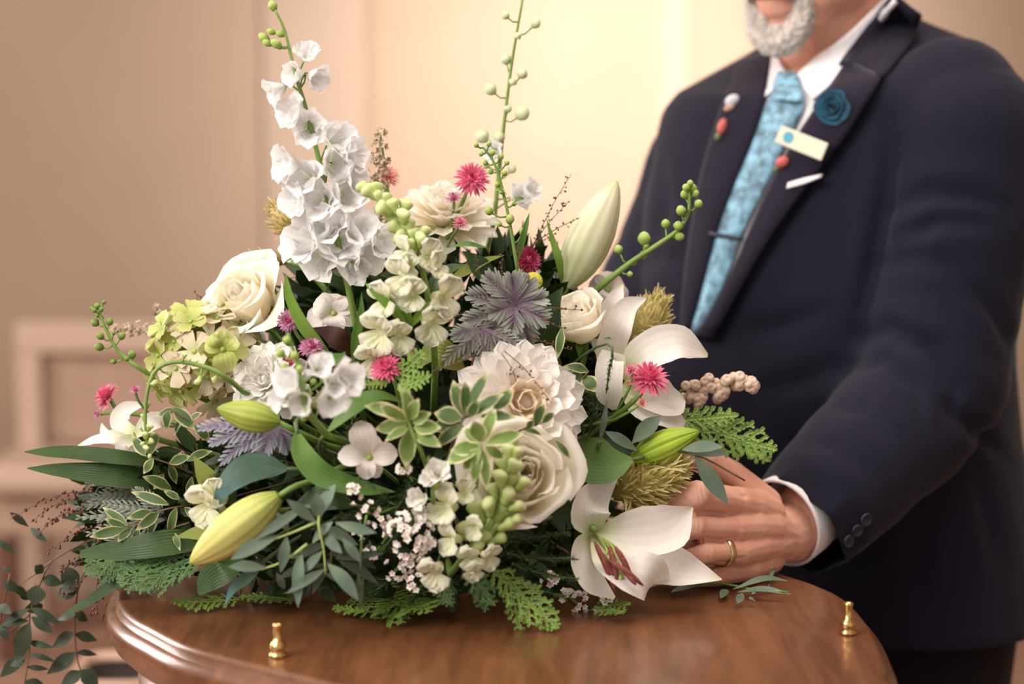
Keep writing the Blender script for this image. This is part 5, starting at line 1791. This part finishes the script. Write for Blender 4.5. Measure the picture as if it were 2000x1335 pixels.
simple_bloom('white bloom peeping out behind the pointed rose', 1186, 566, [(1150, 556, 44, .0), (1180, 530, 44, .004), (1220, 560, 44, .0), (1224, 590, 44, .0), (1170, 590, 44, -.004)], .03, 'blush_petal', seed=11)

# --- hydrangea
hc = Q(402, 700, .005)
hr = mpx(112, .03)
hy = thing('hydrangea', 'round lime-green hydrangea head below the spotted rose', 'hydrangea', loc=hc)
hp = [[one('petal', sheet(1.0, 1.05, 'fan', 62, 92, cup=.22, ruf=.07, nu=6, nv=5, seed=s + 5 * q), m) for s in range(2)] for q, m in enumerate(('hydrangea_green', 'hydrangea_blush'))]
hv_ = one('eye', ball(.13, 8, 6), 'bud_green')
k = 0
for i in range(52):
    z = 1 - 2 * (i + .5) / 52
    t = i * 2.39996
    d = Vector((math.cos(t) * math.sqrt(1 - z * z), -abs(math.sin(t)) * math.sqrt(1 - z * z) * (1 if i % 5 else -.2), z))
    if d.z < -.75 or d.y > .35:
        continue
    sc = hr * RN.uniform(.30, .42)
    q = 0 if RN.random() < .62 else 1
    f = sub('floret', hy, frame(d * hr * RN.uniform(.78, .98), d + Vector((RN.uniform(-.4, .4), RN.uniform(-.3, .2), RN.uniform(-.3, .3))), RN.uniform(0, 6)) @ S(sc))
    for j in range(4):
        ob('petal', hp[q][j % 2], f, RZ(j * PI / 2 + RN.uniform(-.1, .1)))
    ob('eye', hv_, f, T(0, 0, .06))
    k += 1
ob('flower_core', one('flower_core', ball(hr * .72, 14, 10), 'leaf_olive'), hy)
add_stem(hy, hc, Vector((.6, .6, -.5)), .004)
simple_bloom('single large lime hydrangea floret facing the front', 436, 682, [(420, 650, 46, .0), (402, 668, 40, .002), (458, 655, 50, .0), (445, 726, 50, .0), (486, 690, 34, .01)], -.06, 'hydrangea_green', 'hydrangea_floret', 'hydrangea', seed=4)

# --- filler flowers
cluster('large cluster of tiny white rice flowers at the lower middle', [(800, 1048, 46, 46), (778, 1025, 22, 24), (832, 1070, 26, 24)], dy=-.035, seed=41, dens=2.2)
cluster('two round rice flower heads left of the big white cluster', [(716, 1000, 22, 20), (692, 962, 13, 17)], dy=-.03, seed=42, dens=1.8, twig=[[(716, 1005), (706, 1060), (704, 1110)]])
cluster('small faded rice flower heads hanging below the round ones', [(720, 1084, 15, 17), (702, 1040, 8, 8), (746, 1020, 12, 12)], dy=-.03, seed=43, dens=1.8, twig=[[(702, 1000), (706, 1060), (710, 1150)]])
cluster('loose tiny rice flowers under the big white cluster', [(772, 1115, 20, 22), (812, 1140, 16, 16), (795, 1102, 16, 12), (790, 1090, 10, 10)], dy=-.035, seed=44, dens=1.8)
cluster('rice flowers lying on the wood left of the big lily', [(1130, 1180, 30, 20), (1158, 1192, 30, 22), (1105, 1165, 14, 12), (1186, 1176, 13, 13)], dy=-.055, seed=45, dens=1.8)
cluster('lone white rice flower head in the dark fern', [(1073, 1132, 13, 12), (1060, 1190, 14, 12)], dy=-.03, seed=46, dens=1.8)
cluster('tiny white rice flowers among the leaves under the blush bloom', [(788, 917, 9, 9)], dy=-.03, seed=47, dens=1.8)
cluster('knobbly spray of pinkish buds against the dark jacket', [(1345, 755, 22, 26), (1380, 748, 18, 18), (1418, 750, 20, 18), (1442, 742, 15, 14), (1464, 752, 10, 11), (1360, 780, 16, 14), (1402, 765, 16, 14)], 'berry_spray', 'filler flower', dy=.0, seed=48, kind='berry', size=23, dens=1.0, twig=[[(1300, 790), (1370, 765), (1465, 752)]])
cluster('dry twig of tiny tan flowers left of the hydrangea', [(300, 646, 18, 12), (275, 642, 13, 12), (250, 642, 12, 11), (232, 646, 9, 9), (305, 606, 8, 9), (345, 624, 9, 8)], 'dry_spray', 'filler flower', dy=.03, seed=49, kind='veronica', size=17, dens=1.8, twig=[[(380, 665), (300, 650), (228, 645)], [(360, 650), (330, 628), (303, 604)]])
cluster('brown and cream flower spike pointing up beside the delphinium', [(742, 264, 10, 12), (740, 288, 13, 14), (742, 312, 16, 14), (738, 336, 18, 14), (742, 358, 17, 14), (738, 418, 13, 16), (738, 440, 11, 12)], 'veronica_spike', 'veronica', dy=.0, seed=50, kind='veronica', size=17, dens=4.2, twig=[[(742, 258, .004), (740, 340, .004), (735, 450, .006)]])
cluster('pale tiny flowers behind the crimson strawflower', [(1068, 540, 22, 18), (1080, 575, 18, 14)], 'stock_cluster', dy=.05, seed=51, size=20)

# --- plumes
plume('creamy celosia plume standing behind the white lily', (1225, 700), (1292, 578), 54, dy=.05, seed=61)
plume('creamy celosia plume by the thumb of the hand', (1195, 965), (1335, 905), 66, dy=.03, seed=62, spikes=360)
plume('straw-coloured plume left of the delphinium', (590, 470), (528, 398), 40, dy=.035, mat='plume_straw', seed=63, spikes=110)
plume('cream plume behind the spotted rose', (560, 510), (478, 500), 26, dy=.03, mat='plume_straw', seed=64, spikes=80)

# --- grey lobed leaves
def lobed(label, px, py, leaves, w, mat, dy, seed=1):
    B = D(px, py) + dy
    loc = P(px, py, B)
    root = thing('dusty_miller', label, 'silver leaf', loc=loc)
    inv = Matrix.Translation(loc).inverted()
    for i, (x, y, d) in enumerate(leaves):
        lobed_leaf(root, inv, loc, P(x, y, B + d), mpx(w, B), mat, (.1, -1, .3 + .1 * (i % 3)), seed * 20 + i)
    add_stem(root, loc, Vector((0, 1, -.4)), .0018, 'stem_red')
lobed('silver-purple rosette of deeply cut leaves near the middle', 1008, 598, [(1000, 545, .0), (955, 545, -.004), (925, 580, .0), (915, 625, .0), (945, 660, -.006), (985, 670, -.004), (1030, 660, .0), (1056, 620, .0), (1055, 585, .004), (1030, 555, .004), (965, 610, -.012), (1000, 640, -.012)], 62, 'dusty_leaf', -.035, 1)
lobed('silver lobed leaf hanging under the purple rosette', 940, 640, [(905, 690, .0), (985, 700, .0), (1035, 690, .004), (950, 720, .0), (890, 655, .004), (860, 715, .004)], 46, 'dusty_leaf', -.025, 2)
lobed('lilac-grey lobed leaves behind the short green lily bud', 540, 820, [(480, 868, .0), (420, 862, .0), (440, 895, .004), (510, 890, -.004), (400, 835, .004), (560, 870, .0)], 58, 'dusty_lilac', -.02, 3)
lobed('dull grey lobed leaves at the lower left', 300, 960, [(215, 930, .0), (190, 970, .0), (240, 900, .0), (200, 1010, .004), (160, 990, .01), (250, 1000, -.004), (180, 940, .01)], 46, 'grey_green', .02, 4)

lobed('grey feathery leaves at the left below the sword leaves', 330, 1010, [(180, 1040, .0), (210, 985, .0), (160, 1010, .01), (270, 960, .0), (230, 1050, .0), (200, 1070, .01)], 44, 'grey_green', .015, 5)

# --- variegated sprays
leaf_spray('variegated_sprig', 'cream-edged leaf sprig left of the centre', 'leaf sprig', [[(835, 915, .03), (818, 870, .0), (800, 830, .0), (780, 750, .0)]],
           [(800, 825, 785, 758, 34), (795, 820, 742, 790, 32), (795, 828, 732, 838, 32), (798, 835, 752, 862, 26), (803, 838, 792, 912, 34), (808, 835, 862, 835, 32), (806, 826, 842, 806, 30), (800, 820, 818, 778, 26), (790, 815, 712, 792, 34), (810, 845, 862, 872, 28), (798, 822, 765, 806, 20)], 'variegated', 32, dy=-.055, stem_mat='stem_green', r=.0022, ruf=.10, seed=71)
leaf_spray('variegated_sprig', 'cream-edged leaf sprig over the white dahlia', 'leaf sprig', [[(880, 880, .03), (895, 840, .0), (905, 815, .0)], [(905, 815), (950, 790), (975, 770)]],
           [(905, 812, 885, 742, 34), (908, 810, 908, 744, 28), (912, 808, 954, 726, 30), (918, 812, 985, 768, 28), (902, 818, 848, 806, 40), (900, 826, 840, 836, 34), (905, 830, 850, 872, 34), (915, 815, 935, 782, 26), (965, 800, 1003, 760, 32), (940, 812, 1010, 815, 24)], 'variegated_dark', 32, dy=-.05, r=.0018, ruf=.10, seed=72)
leaf_spray('variegated_sprig', 'cream-edged leaf sprig over the ivory rose', 'leaf sprig', [[(930, 950, .03), (935, 900, .0), (938, 868, .0)]],
           [(938, 862, 905, 838, 34), (940, 862, 925, 820, 36), (944, 862, 968, 798, 30), (948, 866, 1022, 846, 30), (935, 870, 872, 905, 40), (938, 876, 905, 920, 34), (942, 876, 950, 958, 28), (932, 872, 880, 880, 34), (948, 872, 985, 895, 24), (936, 880, 925, 945, 26)], 'variegated', 32, dy=-.065, stem_mat='stem_green', r=.002, ruf=.10, seed=73)
leaf_spray('variegated_sprig', 'short cream-edged twig in front of the white dahlia', 'leaf sprig', [[(1000, 850, .03), (1020, 838, .0), (1060, 825, .0)]],
           [(1045, 832, 1066, 788, 24), (1060, 825, 1084, 806, 18), (1030, 836, 1042, 820, 16), (1085, 860, 1115, 898, 16), (1020, 838, 1060, 850, 14)], 'variegated_dark', 22, dy=-.045, r=.0012, ruf=.10, seed=74)
leaf_spray('variegated_sprig', 'wiry variegated shoots filling the lower left', 'leaf sprig',
           [[(400, 985, .03), (345, 990, .0), (300, 1002, .0), (245, 1030, .005)], [(390, 930, .02), (330, 905, .0), (285, 890, .0)], [(370, 1020), (330, 1040), (310, 1120)]],
           [(335, 955, 278, 930, 26), (330, 985, 256, 960, 22), (300, 1000, 248, 1012, 24), (310, 1000, 265, 1035, 22), (345, 990, 330, 1050, 22), (250, 1030, 205, 1012, 20), (255, 1030, 230, 1058, 22), (245, 1032, 175, 1048, 22), (250, 1025, 200, 990, 18), (285, 890, 258, 850, 24), (290, 890, 312, 842, 20), (300, 895, 280, 925, 20), (330, 905, 372, 890, 22), (330, 905, 345, 945, 18), (360, 990, 395, 1022, 20), (350, 975, 320, 958, 18), (375, 930, 368, 980, 16), (340, 1040, 352, 1075, 14), (365, 900, 415, 880, 18), (300, 1010, 290, 1048, 16), (270, 1030, 262, 1062, 16), (320, 925, 300, 955, 18)],
           'variegated_dark', 22, dy=-.0, r=.0011, ruf=.10, seed=75, nrm=(.1, -1, .4), jit=.02)
leaf_spray('variegated_sprig', 'dark variegated leaves hanging below the hydrangea', 'leaf sprig', [[(420, 870, .03), (380, 830, .0), (335, 800, .0)]],
           [(340, 795, 382, 840, 30), (345, 800, 305, 812, 20), (380, 830, 410, 862, 22), (330, 800, 325, 842, 22), (360, 815, 340, 850, 18), (370, 825, 395, 806, 18)], 'variegated_dark', 24, dy=-.01, ruf=.10, seed=76)
leaf_spray('variegated_sprig', 'variegated leaves in the shade right of the dahlia', 'leaf sprig', [[(1120, 790, .03), (1130, 750, .0), (1150, 725, .0)]],
           [(1140, 735, 1095, 745, 30), (1140, 735, 1162, 765, 34), (1150, 725, 1100, 715, 24), (1135, 745, 1110, 785, 26), (1098, 640, 1088, 702, 20)], 'variegated_dark', 24, dy=.0, ruf=.10, seed=77)

# --- large single leaves
big_leaf('broad flat dark green leaf right of the ivory rose', [(1236, 897, .005), (1190, 905, .0), (1140, 895, .004), (1082, 878, .02)], 98, 'leaf_flat', dy=-.03, fold=.12, nrm=(.0, -1, .55), shape=(.08, .5, .85, 1, .95, .7, .4), seed=81)
big_leaf('curled green leaf bending down under the short lily bud', [(580, 846, .0), (592, 890, -.012), (630, 930, -.018), (700, 952, -.01), (772, 960, .004)], 56, 'leaf_mid', dy=-.04, nrm=[(.6, -.8, .3), (.4, -.9, .5), (0, -.8, .9), (0, -.7, .9)], shape=(.3, .8, .95, 1, .9, .6, .03), fold=.2, seed=82)
big_leaf('smooth green leaf under the middle pink strawflower', [(640, 842, .0), (690, 795, -.01), (740, 772, .0), (800, 790, .02)], 46, 'leaf_mid', dy=-.03, nrm=(-.3, -.8, .8), seed=83)
big_leaf('dark glossy leaf behind the yellow lily bud', [(560, 915, .01), (500, 912, .0), (445, 945, -.004), (412, 1005, .0)], 74, 'leaf_blue', dy=-.02, nrm=(-.4, -.8, .6), seed=84)
big_leaf('yellow-green leaf pointing up beside the pale snapdragon', [(432, 985, .01), (418, 955, .0), (396, 920, .0), (378, 890, .004)], 46, 'leaf_olive', dy=-.02, nrm=(.2, -1, .2), seed=85)
big_leaf('yellow-green leaf left of the tip of the yellow bud', [(440, 1035, .01), (410, 1040, .0), (375, 1042, .0), (340, 1050, .0)], 36, 'leaf_olive', dy=-.02, nrm=(0, -.8, .7), seed=86)
big_leaf('upper dark sword leaf pointing out to the far left', [(330, 905, .03), (230, 893, .0), (140, 884, .0), (48, 882, .0)], 36, 'leaf_dark', dy=.01, nrm=(0, -.7, .7), shape=(.6, .9, 1, 1, .9, .7, .08), seed=87)
big_leaf('lower dark sword leaf pointing out to the far left', [(330, 945, .03), (230, 930, .0), (140, 920, .0), (53, 914, .0)], 52, 'leaf_dark', dy=.012, nrm=(0, -.7, .5), shape=(.6, .9, 1, .9, .7, .45, .05), seed=88)
big_leaf('wide dark sword leaf along the lower left edge', [(420, 1050, .03), (330, 1060, .0), (250, 1072, .0), (156, 1082, .0)], 58, 'leaf_dark', dy=-.015, nrm=(0, -.8, .6), shape=(.6, .9, 1, .95, .85, .65, .25), seed=89)
big_leaf('narrow dark sword leaf drooping past the coffin corner', [(330, 1090, .03), (240, 1130, .0), (170, 1175, .0), (112, 1206, .0)], 24, 'leaf_dark', dy=-.02, nrm=(.2, -.8, .6), shape=(.6, .9, 1, .95, .8, .5, .05), seed=90)
big_leaf('dark leaf with a blue-painted edge below the yellow bud', [(470, 1090, .02), (440, 1110, -.004), (410, 1130, .0), (388, 1160, .0)], 64, 'leaf_dark', dy=-.03, nrm=(-.2, -.9, .5), shape=(.3, .7, 1, 1, .9, .6, .1), seed=91)
big_leaf('long blue-green leaf hanging on the wood below the yellow bud', [(512, 1100, .0), (485, 1125, -.004), (455, 1150, .0), (438, 1182, .0)], 26, 'leaf_blue', dy=-.04, nrm=(-.3, -.9, .3), seed=92)
big_leaf('strap leaf rising from behind the purple strawflower', [(640, 690, .01), (595, 640, .0), (565, 580, .0), (558, 535, .0)], 26, 'leaf_bright', dy=-.005, nrm=(.3, -1, .2), shape=(.4, .9, 1, .9, .7, .5, .05), seed=93)
big_leaf('green strap leaf right of the pale floret', [(688, 712, .01), (695, 660, .0), (705, 610, .0), (706, 570, .0)], 20, 'leaf_mid', dy=-.005, nrm=(.3, -1, .2), seed=94)
big_leaf('dark curved leaf beside the upper snapdragon', [(845, 600, .01), (850, 555, .0), (880, 525, -.004), (912, 516, .004)], 36, 'leaf_dark', dy=.0, nrm=[(-.6, -.8, .2), (-.4, -.8, .5), (0, -.7, .8)], seed=95)
big_leaf('dark pointed leaf behind the grey rosette', [(965, 560, .01), (945, 530, .0), (925, 508, .0), (904, 490, .0)], 42, 'leaf_dark', dy=.02, nrm=(.2, -1, .2), seed=96)
big_leaf('olive leaf curving behind the centre strawflower stems', [(870, 550, .02), (905, 530, .0), (945, 510, .0), (985, 498, .0)], 26, 'leaf_olive', dy=.03, nrm=(0, -.8, .6), seed=97)
big_leaf('fresh green leaf below the small pink strawflowers', [(880, 482, .0), (910, 476, -.006), (935, 480, .0), (952, 484, .004)], 13, 'leaf_mid', dy=.0, nrm=(0, -.8, .7), seed=98, stem=False)
big_leaf('slender green blade left of the tall lily bud', [(1098, 560, .02), (1092, 510, .0), (1078, 465, .0), (1067, 425, .0)], 16, 'leaf_bright', dy=.02, nrm=(.2, -1, .2), seed=99)
big_leaf('dark leaf between rosette and pointed rose', [(1090, 700, .02), (1065, 650, .0), (1075, 600, .0), (1100, 560, .0)], 64, 'leaf_dark', dy=.02, nrm=(.1, -1, .2), seed=100)
big_leaf('dark broad leaf below the grey rosette', [(1075, 730, .02), (1040, 712, .0), (985, 690, .0), (930, 690, .0)], 66, 'leaf_dark', dy=.01, nrm=(0, -1, .5), seed=101)
big_leaf('dark leaf in the shade left of the white dahlia', [(905, 720, .02), (865, 690, .0), (840, 690, .0), (815, 720, .0)], 60, 'leaf_olive', dy=.02, nrm=(0, -1, .4), seed=102)
big_leaf('brown-red leaf behind the strap leaves', [(690, 690, .02), (665, 665, .0), (640, 650, .0), (610, 640, .0)], 44, 'brown_leaf', dy=.02, nrm=(0, -1, .4), seed=103)
big_leaf('green leaf tucked left of the carnation', [(530, 690, .0), (505, 692, .0), (485, 694, .0), (466, 690, .0)], 26, 'leaf_mid', dy=-.01, nrm=(0, -.9, .5), seed=104)
big_leaf('small green leaf above the blurred white spike', [(632, 716, .0), (650, 704, -.004), (668, 696, .0), (674, 686, .0)], 26, 'leaf_mid', dy=-.05, nrm=(0, -.9, .5), seed=105, stem=False)
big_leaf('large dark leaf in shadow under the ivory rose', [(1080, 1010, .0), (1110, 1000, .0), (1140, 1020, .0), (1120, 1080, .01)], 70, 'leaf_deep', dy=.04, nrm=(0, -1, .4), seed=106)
big_leaf('dark leaf under the blush bloom', [(690, 985, .02), (650, 970, .0), (610, 975, .0), (560, 1000, .0)], 60, 'leaf_dark', dy=.0, nrm=(0, -.9, .6), seed=107)
big_leaf('grey-green blade standing beside the white lily', [(1172, 862, .01), (1178, 830, .0), (1182, 805, .0), (1186, 778, .0)], 14, 'eucalyptus', dy=-.02, nrm=(.3, -1, .1), seed=108)

# --- eucalyptus and willow leaves
LS = (.06, .5, .85, 1.0, .88, .55, .03)
leaf_spray('willow_eucalyptus', 'grey-green willow leaves by the green lily bud on the right', 'leaf sprig', [[(1240, 900, .02), (1300, 880, .0), (1370, 892, .0), (1455, 938, .0)]],
           [(1235, 865, 1290, 812, 32), (1245, 880, 1182, 842, 26), (1330, 878, 1412, 872, 30), (1340, 884, 1425, 886, 20), (1358, 890, 1422, 984, 32), (1300, 882, 1240, 850, 24)], 'eucalyptus', 28, dy=-.01, seed=111, shape=LS, stem_mat='stem_brown')
leaf_spray('willow_eucalyptus', 'narrow grey-green leaves lying on the wood below the knuckles', 'leaf sprig', [[(1330, 1140, .0), (1400, 1138, .0), (1470, 1150, -.01), (1540, 1155, -.01)]],
           [(1395, 1136, 1310, 1156, 22), (1400, 1138, 1300, 1130, 20), (1432, 1150, 1540, 1134, 18), (1440, 1156, 1545, 1160, 18), (1420, 1150, 1408, 1168, 18), (1450, 1158, 1440, 1178, 18), (1500, 1150, 1516, 1108, 8), (1468, 1160, 1486, 1148, 12), (1462, 1168, 1476, 1174, 14), (1400, 1140, 1452, 1130, 10)], 'eucalyptus', 18, dy=-.0, seed=112, shape=LS, nrm=(0, -.4, 1), stem_mat='stem_green', jit=.008, flat=True)
leaf_spray('willow_eucalyptus', 'long grey-green willow leaves fanning over the front of the wood', 'leaf sprig',
           [[(640, 960, .03), (622, 1015, .0), (632, 1070, .0), (636, 1120, .0)], [(622, 1018), (570, 1040), (520, 1058)], [(600, 1062), (555, 1095), (510, 1112)]],
           [(620, 1012, 655, 945, 35), (622, 1015, 618, 962, 28), (600, 985, 500, 1052, 22), (598, 988, 660, 992, 18), (618, 1020, 560, 975, 25), (626, 1030, 700, 1064, 28), (630, 1040, 668, 1080, 25), (588, 1072, 582, 1186, 25), (636, 1110, 560, 1158, 22), (640, 1100, 700, 1172, 28), (560, 1046, 548, 1118, 22), (545, 1045, 450, 1092, 28), (520, 1108, 446, 1106, 23), (565, 1040, 540, 1000, 20), (636, 1120, 672, 1132, 18), (610, 1060, 650, 1018, 25), (630, 1075, 592, 1120, 20), (700, 1120, 704, 1182, 15), (668, 1050, 705, 1098, 22), (540, 1118, 556, 1150, 17), (655, 1020, 735, 1040, 22)],
           'eucalyptus', 28, dy=-.05, seed=113, shape=LS, stem_mat='filament', nrm=(0, -1, .5), jit=.02)
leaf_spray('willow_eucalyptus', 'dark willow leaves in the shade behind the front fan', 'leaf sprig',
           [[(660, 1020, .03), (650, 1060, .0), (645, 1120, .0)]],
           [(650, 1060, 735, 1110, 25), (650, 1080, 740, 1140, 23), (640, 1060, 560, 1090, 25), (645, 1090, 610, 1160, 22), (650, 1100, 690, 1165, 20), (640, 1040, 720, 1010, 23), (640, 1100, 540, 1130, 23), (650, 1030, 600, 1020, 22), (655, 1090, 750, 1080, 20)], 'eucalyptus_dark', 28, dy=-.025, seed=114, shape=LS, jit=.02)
RL = (.10, .6, .95, 1.0, .8, .45, .03)
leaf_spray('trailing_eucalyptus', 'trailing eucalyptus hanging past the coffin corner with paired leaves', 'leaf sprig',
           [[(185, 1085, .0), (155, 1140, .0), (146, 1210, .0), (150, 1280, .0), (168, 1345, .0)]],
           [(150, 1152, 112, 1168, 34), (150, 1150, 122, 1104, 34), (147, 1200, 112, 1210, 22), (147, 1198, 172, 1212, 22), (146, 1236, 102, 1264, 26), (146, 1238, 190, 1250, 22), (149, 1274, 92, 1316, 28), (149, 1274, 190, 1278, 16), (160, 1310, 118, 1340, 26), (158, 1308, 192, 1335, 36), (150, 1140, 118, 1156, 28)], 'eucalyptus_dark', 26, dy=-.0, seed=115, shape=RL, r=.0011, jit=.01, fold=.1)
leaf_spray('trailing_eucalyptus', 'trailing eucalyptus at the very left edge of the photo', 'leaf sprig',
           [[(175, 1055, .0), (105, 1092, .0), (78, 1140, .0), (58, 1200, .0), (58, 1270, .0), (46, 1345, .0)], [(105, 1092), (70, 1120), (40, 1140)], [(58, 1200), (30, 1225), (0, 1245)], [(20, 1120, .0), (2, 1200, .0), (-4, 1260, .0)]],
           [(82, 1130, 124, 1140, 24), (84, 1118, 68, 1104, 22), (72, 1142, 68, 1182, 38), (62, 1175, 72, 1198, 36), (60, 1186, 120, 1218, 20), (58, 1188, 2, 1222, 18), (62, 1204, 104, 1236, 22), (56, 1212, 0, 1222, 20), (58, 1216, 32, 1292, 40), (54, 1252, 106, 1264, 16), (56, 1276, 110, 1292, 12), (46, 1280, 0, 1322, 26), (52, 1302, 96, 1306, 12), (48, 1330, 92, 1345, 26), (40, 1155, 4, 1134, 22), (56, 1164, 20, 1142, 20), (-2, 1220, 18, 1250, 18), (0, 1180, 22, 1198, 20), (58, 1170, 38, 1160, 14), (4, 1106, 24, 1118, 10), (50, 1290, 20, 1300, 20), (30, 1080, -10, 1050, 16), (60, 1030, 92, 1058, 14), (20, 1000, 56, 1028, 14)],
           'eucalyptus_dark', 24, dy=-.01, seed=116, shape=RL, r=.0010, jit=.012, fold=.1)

# --- cedar, ferns, grasses
cedar('bright green cedar tip lying on the wood in front', [(690, 1160, 848, 1212, .42), (712, 1195, 655, 1190, .35), (735, 1165, 760, 1140, .4)], at_table=True, seed=121, scale=1.15)
cedar('low cedar tip lying on the wood at the left front', [(470, 1170, 336, 1186, .28), (560, 1165, 470, 1172, .3), (590, 1155, 520, 1180, .3)], at_table=True, seed=122)
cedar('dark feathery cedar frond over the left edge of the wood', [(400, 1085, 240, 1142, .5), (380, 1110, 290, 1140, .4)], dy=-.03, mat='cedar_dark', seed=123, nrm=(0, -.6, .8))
cedar('cedar sprig hanging down onto the wood at the middle', [(962, 1108, 1082, 1226, .36), (990, 1120, 1015, 1230, .3)], dy=-.03, seed=124, mat='cedar', nrm=(.1, -.8, .5))
cedar('cedar frond spreading out against the dark suit', [(1310, 818, 1512, 880, .30), (1395, 828, 1500, 900, .3), (1300, 822, 1440, 812, .25)], dy=.02, seed=125, scale=1.3, nrm=(0, -1, .3))
cedar('tiny cedar tip under the lily on the wood', [(1165, 1175, 1228, 1188, .4), (1160, 1185, 1215, 1205, .4)], at_table=True, seed=126)
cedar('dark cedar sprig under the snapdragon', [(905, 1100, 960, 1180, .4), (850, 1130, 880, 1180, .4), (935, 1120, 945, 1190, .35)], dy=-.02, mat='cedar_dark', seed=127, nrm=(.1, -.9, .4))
cedar('cedar tip beside the middle pink strawflower', [(770, 740, 830, 690, .4), (775, 760, 840, 735, .3), (760, 745, 710, 752, .2)], dy=-.03, seed=128, nrm=(.1, -.9, .4))
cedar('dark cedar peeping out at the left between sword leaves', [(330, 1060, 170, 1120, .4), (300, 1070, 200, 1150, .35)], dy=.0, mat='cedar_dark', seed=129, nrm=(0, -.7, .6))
fern('dark feathery fern beside the big lily', [[(980, 1060), (1040, 1050), (1110, 1040)], [(990, 1080), (1050, 1090), (1120, 1090)], [(1000, 1100), (1060, 1120), (1125, 1130)], [(970, 1040), (1010, 1010), (1060, 1020)], [(1010, 1120), (1050, 1150), (1100, 1165)]], dy=-.015, seed=131)
fern('dark feathery fern left of the lower snapdragon', [[(760, 980), (720, 950), (690, 940)], [(770, 1000), (800, 950), (790, 900)], [(760, 960), (700, 1000), (660, 1010)], [(800, 1000), (760, 1060), (720, 1100)]], dy=-.0, seed=132)
fern('fuzzy green sprig hanging in front of the lily at the right', [[(1196, 698), (1190, 725), (1184, 768)]], dy=-.05, seed=133, L=.006, n=150)
fern('dark fern in the shade between dahlia and broad leaf', [[(1140, 840), (1120, 800), (1130, 760)], [(1150, 850), (1160, 800), (1150, 770)], [(1120, 850), (1100, 870), (1070, 870)]], dy=.01, seed=134)
fern('dark fern in the shadow along the front of the wood', [[(840, 1120), (820, 1150), (800, 1175)], [(880, 1130), (890, 1160), (885, 1185)], [(930, 1120), (960, 1150), (985, 1170)], [(760, 1130), (740, 1150), (700, 1160)]], dy=-.0, seed=135)
fern('dark fern under the carnation and blush bloom', [[(640, 880), (600, 850), (560, 850)], [(650, 900), (680, 860), (690, 820)], [(560, 900), (520, 880), (470, 900)], [(480, 930), (440, 920), (400, 950)]], dy=.01, seed=136)
wisp('fine brown grass standing beside the tall lily bud', [[(1020, 520, .02), (1055, 450), (1085, 390), (1116, 340)], [(1020, 520, .02), (1060, 450), (1095, 410), (1112, 392)], [(1010, 500, .02), (1050, 470), (1090, 445), (1132, 425)], [(1010, 510), (1040, 480), (1070, 465), (1085, 455)]], dy=.03, seed=141)
wisp('reddish beaded grass in front of the pointed rose', [[(1030, 600, .01), (1075, 600), (1110, 604), (1140, 605)], [(1030, 620, .01), (1065, 625), (1090, 638), (1106, 640)], [(1000, 640, .01), (1040, 660), (1080, 672), (1118, 684)]], dy=-.045, seed=142, into=False)
wisp('reddish beaded grass lying across the white dahlia', [[(985, 685, .01), (1020, 715), (1050, 750), (1076, 785)], [(980, 690, .01), (1000, 720), (1008, 745)], [(930, 690, .01), (890, 710), (850, 722), (835, 740)]], dy=-.06, seed=143, into=False)
wisp('reddish beaded grass rising left of the grey rosette', [[(960, 630, .0), (945, 570), (935, 530), (928, 495)], [(990, 590, .0), (982, 550), (980, 520), (982, 498)], [(950, 610, .0), (920, 612), (890, 615), (870, 622)]], dy=-.01, seed=144, into=False)
wisp('brown beaded grass drooping out at the lower left', [[(260, 990, .02), (170, 960), (90, 975), (20, 1015)], [(250, 1010, .02), (170, 1000), (110, 1010), (70, 1050)], [(240, 1000, .02), (150, 975), (100, 990), (60, 1020)], [(250, 1020, .02), (180, 1030), (130, 1050), (85, 1085)], [(240, 1030, .02), (190, 1060), (150, 1090), (110, 1120)], [(240, 1005), (180, 990), (130, 1000), (95, 1020)]], dy=.01, seed=145, bead=.0015, gap=.0036)
wisp('brown beaded grass hanging down past the coffin corner', [[(255, 1070, .01), (215, 1110), (205, 1150), (200, 1215)], [(255, 1070, .01), (200, 1120), (185, 1160), (175, 1205)], [(250, 1070, .01), (190, 1110), (150, 1140), (120, 1170)], [(250, 1080, .01), (215, 1130), (195, 1170), (188, 1200)], [(250, 1060, .01), (180, 1090), (140, 1100), (110, 1105)]], dy=-.0, seed=146, bead=.0015, gap=.0034)
wisp('small dark grass twig above the spotted rose', [[(430, 620, .02), (405, 595), (390, 580), (380, 570)], [(430, 615, .02), (412, 592), (400, 575)]], dy=.03, seed=147)
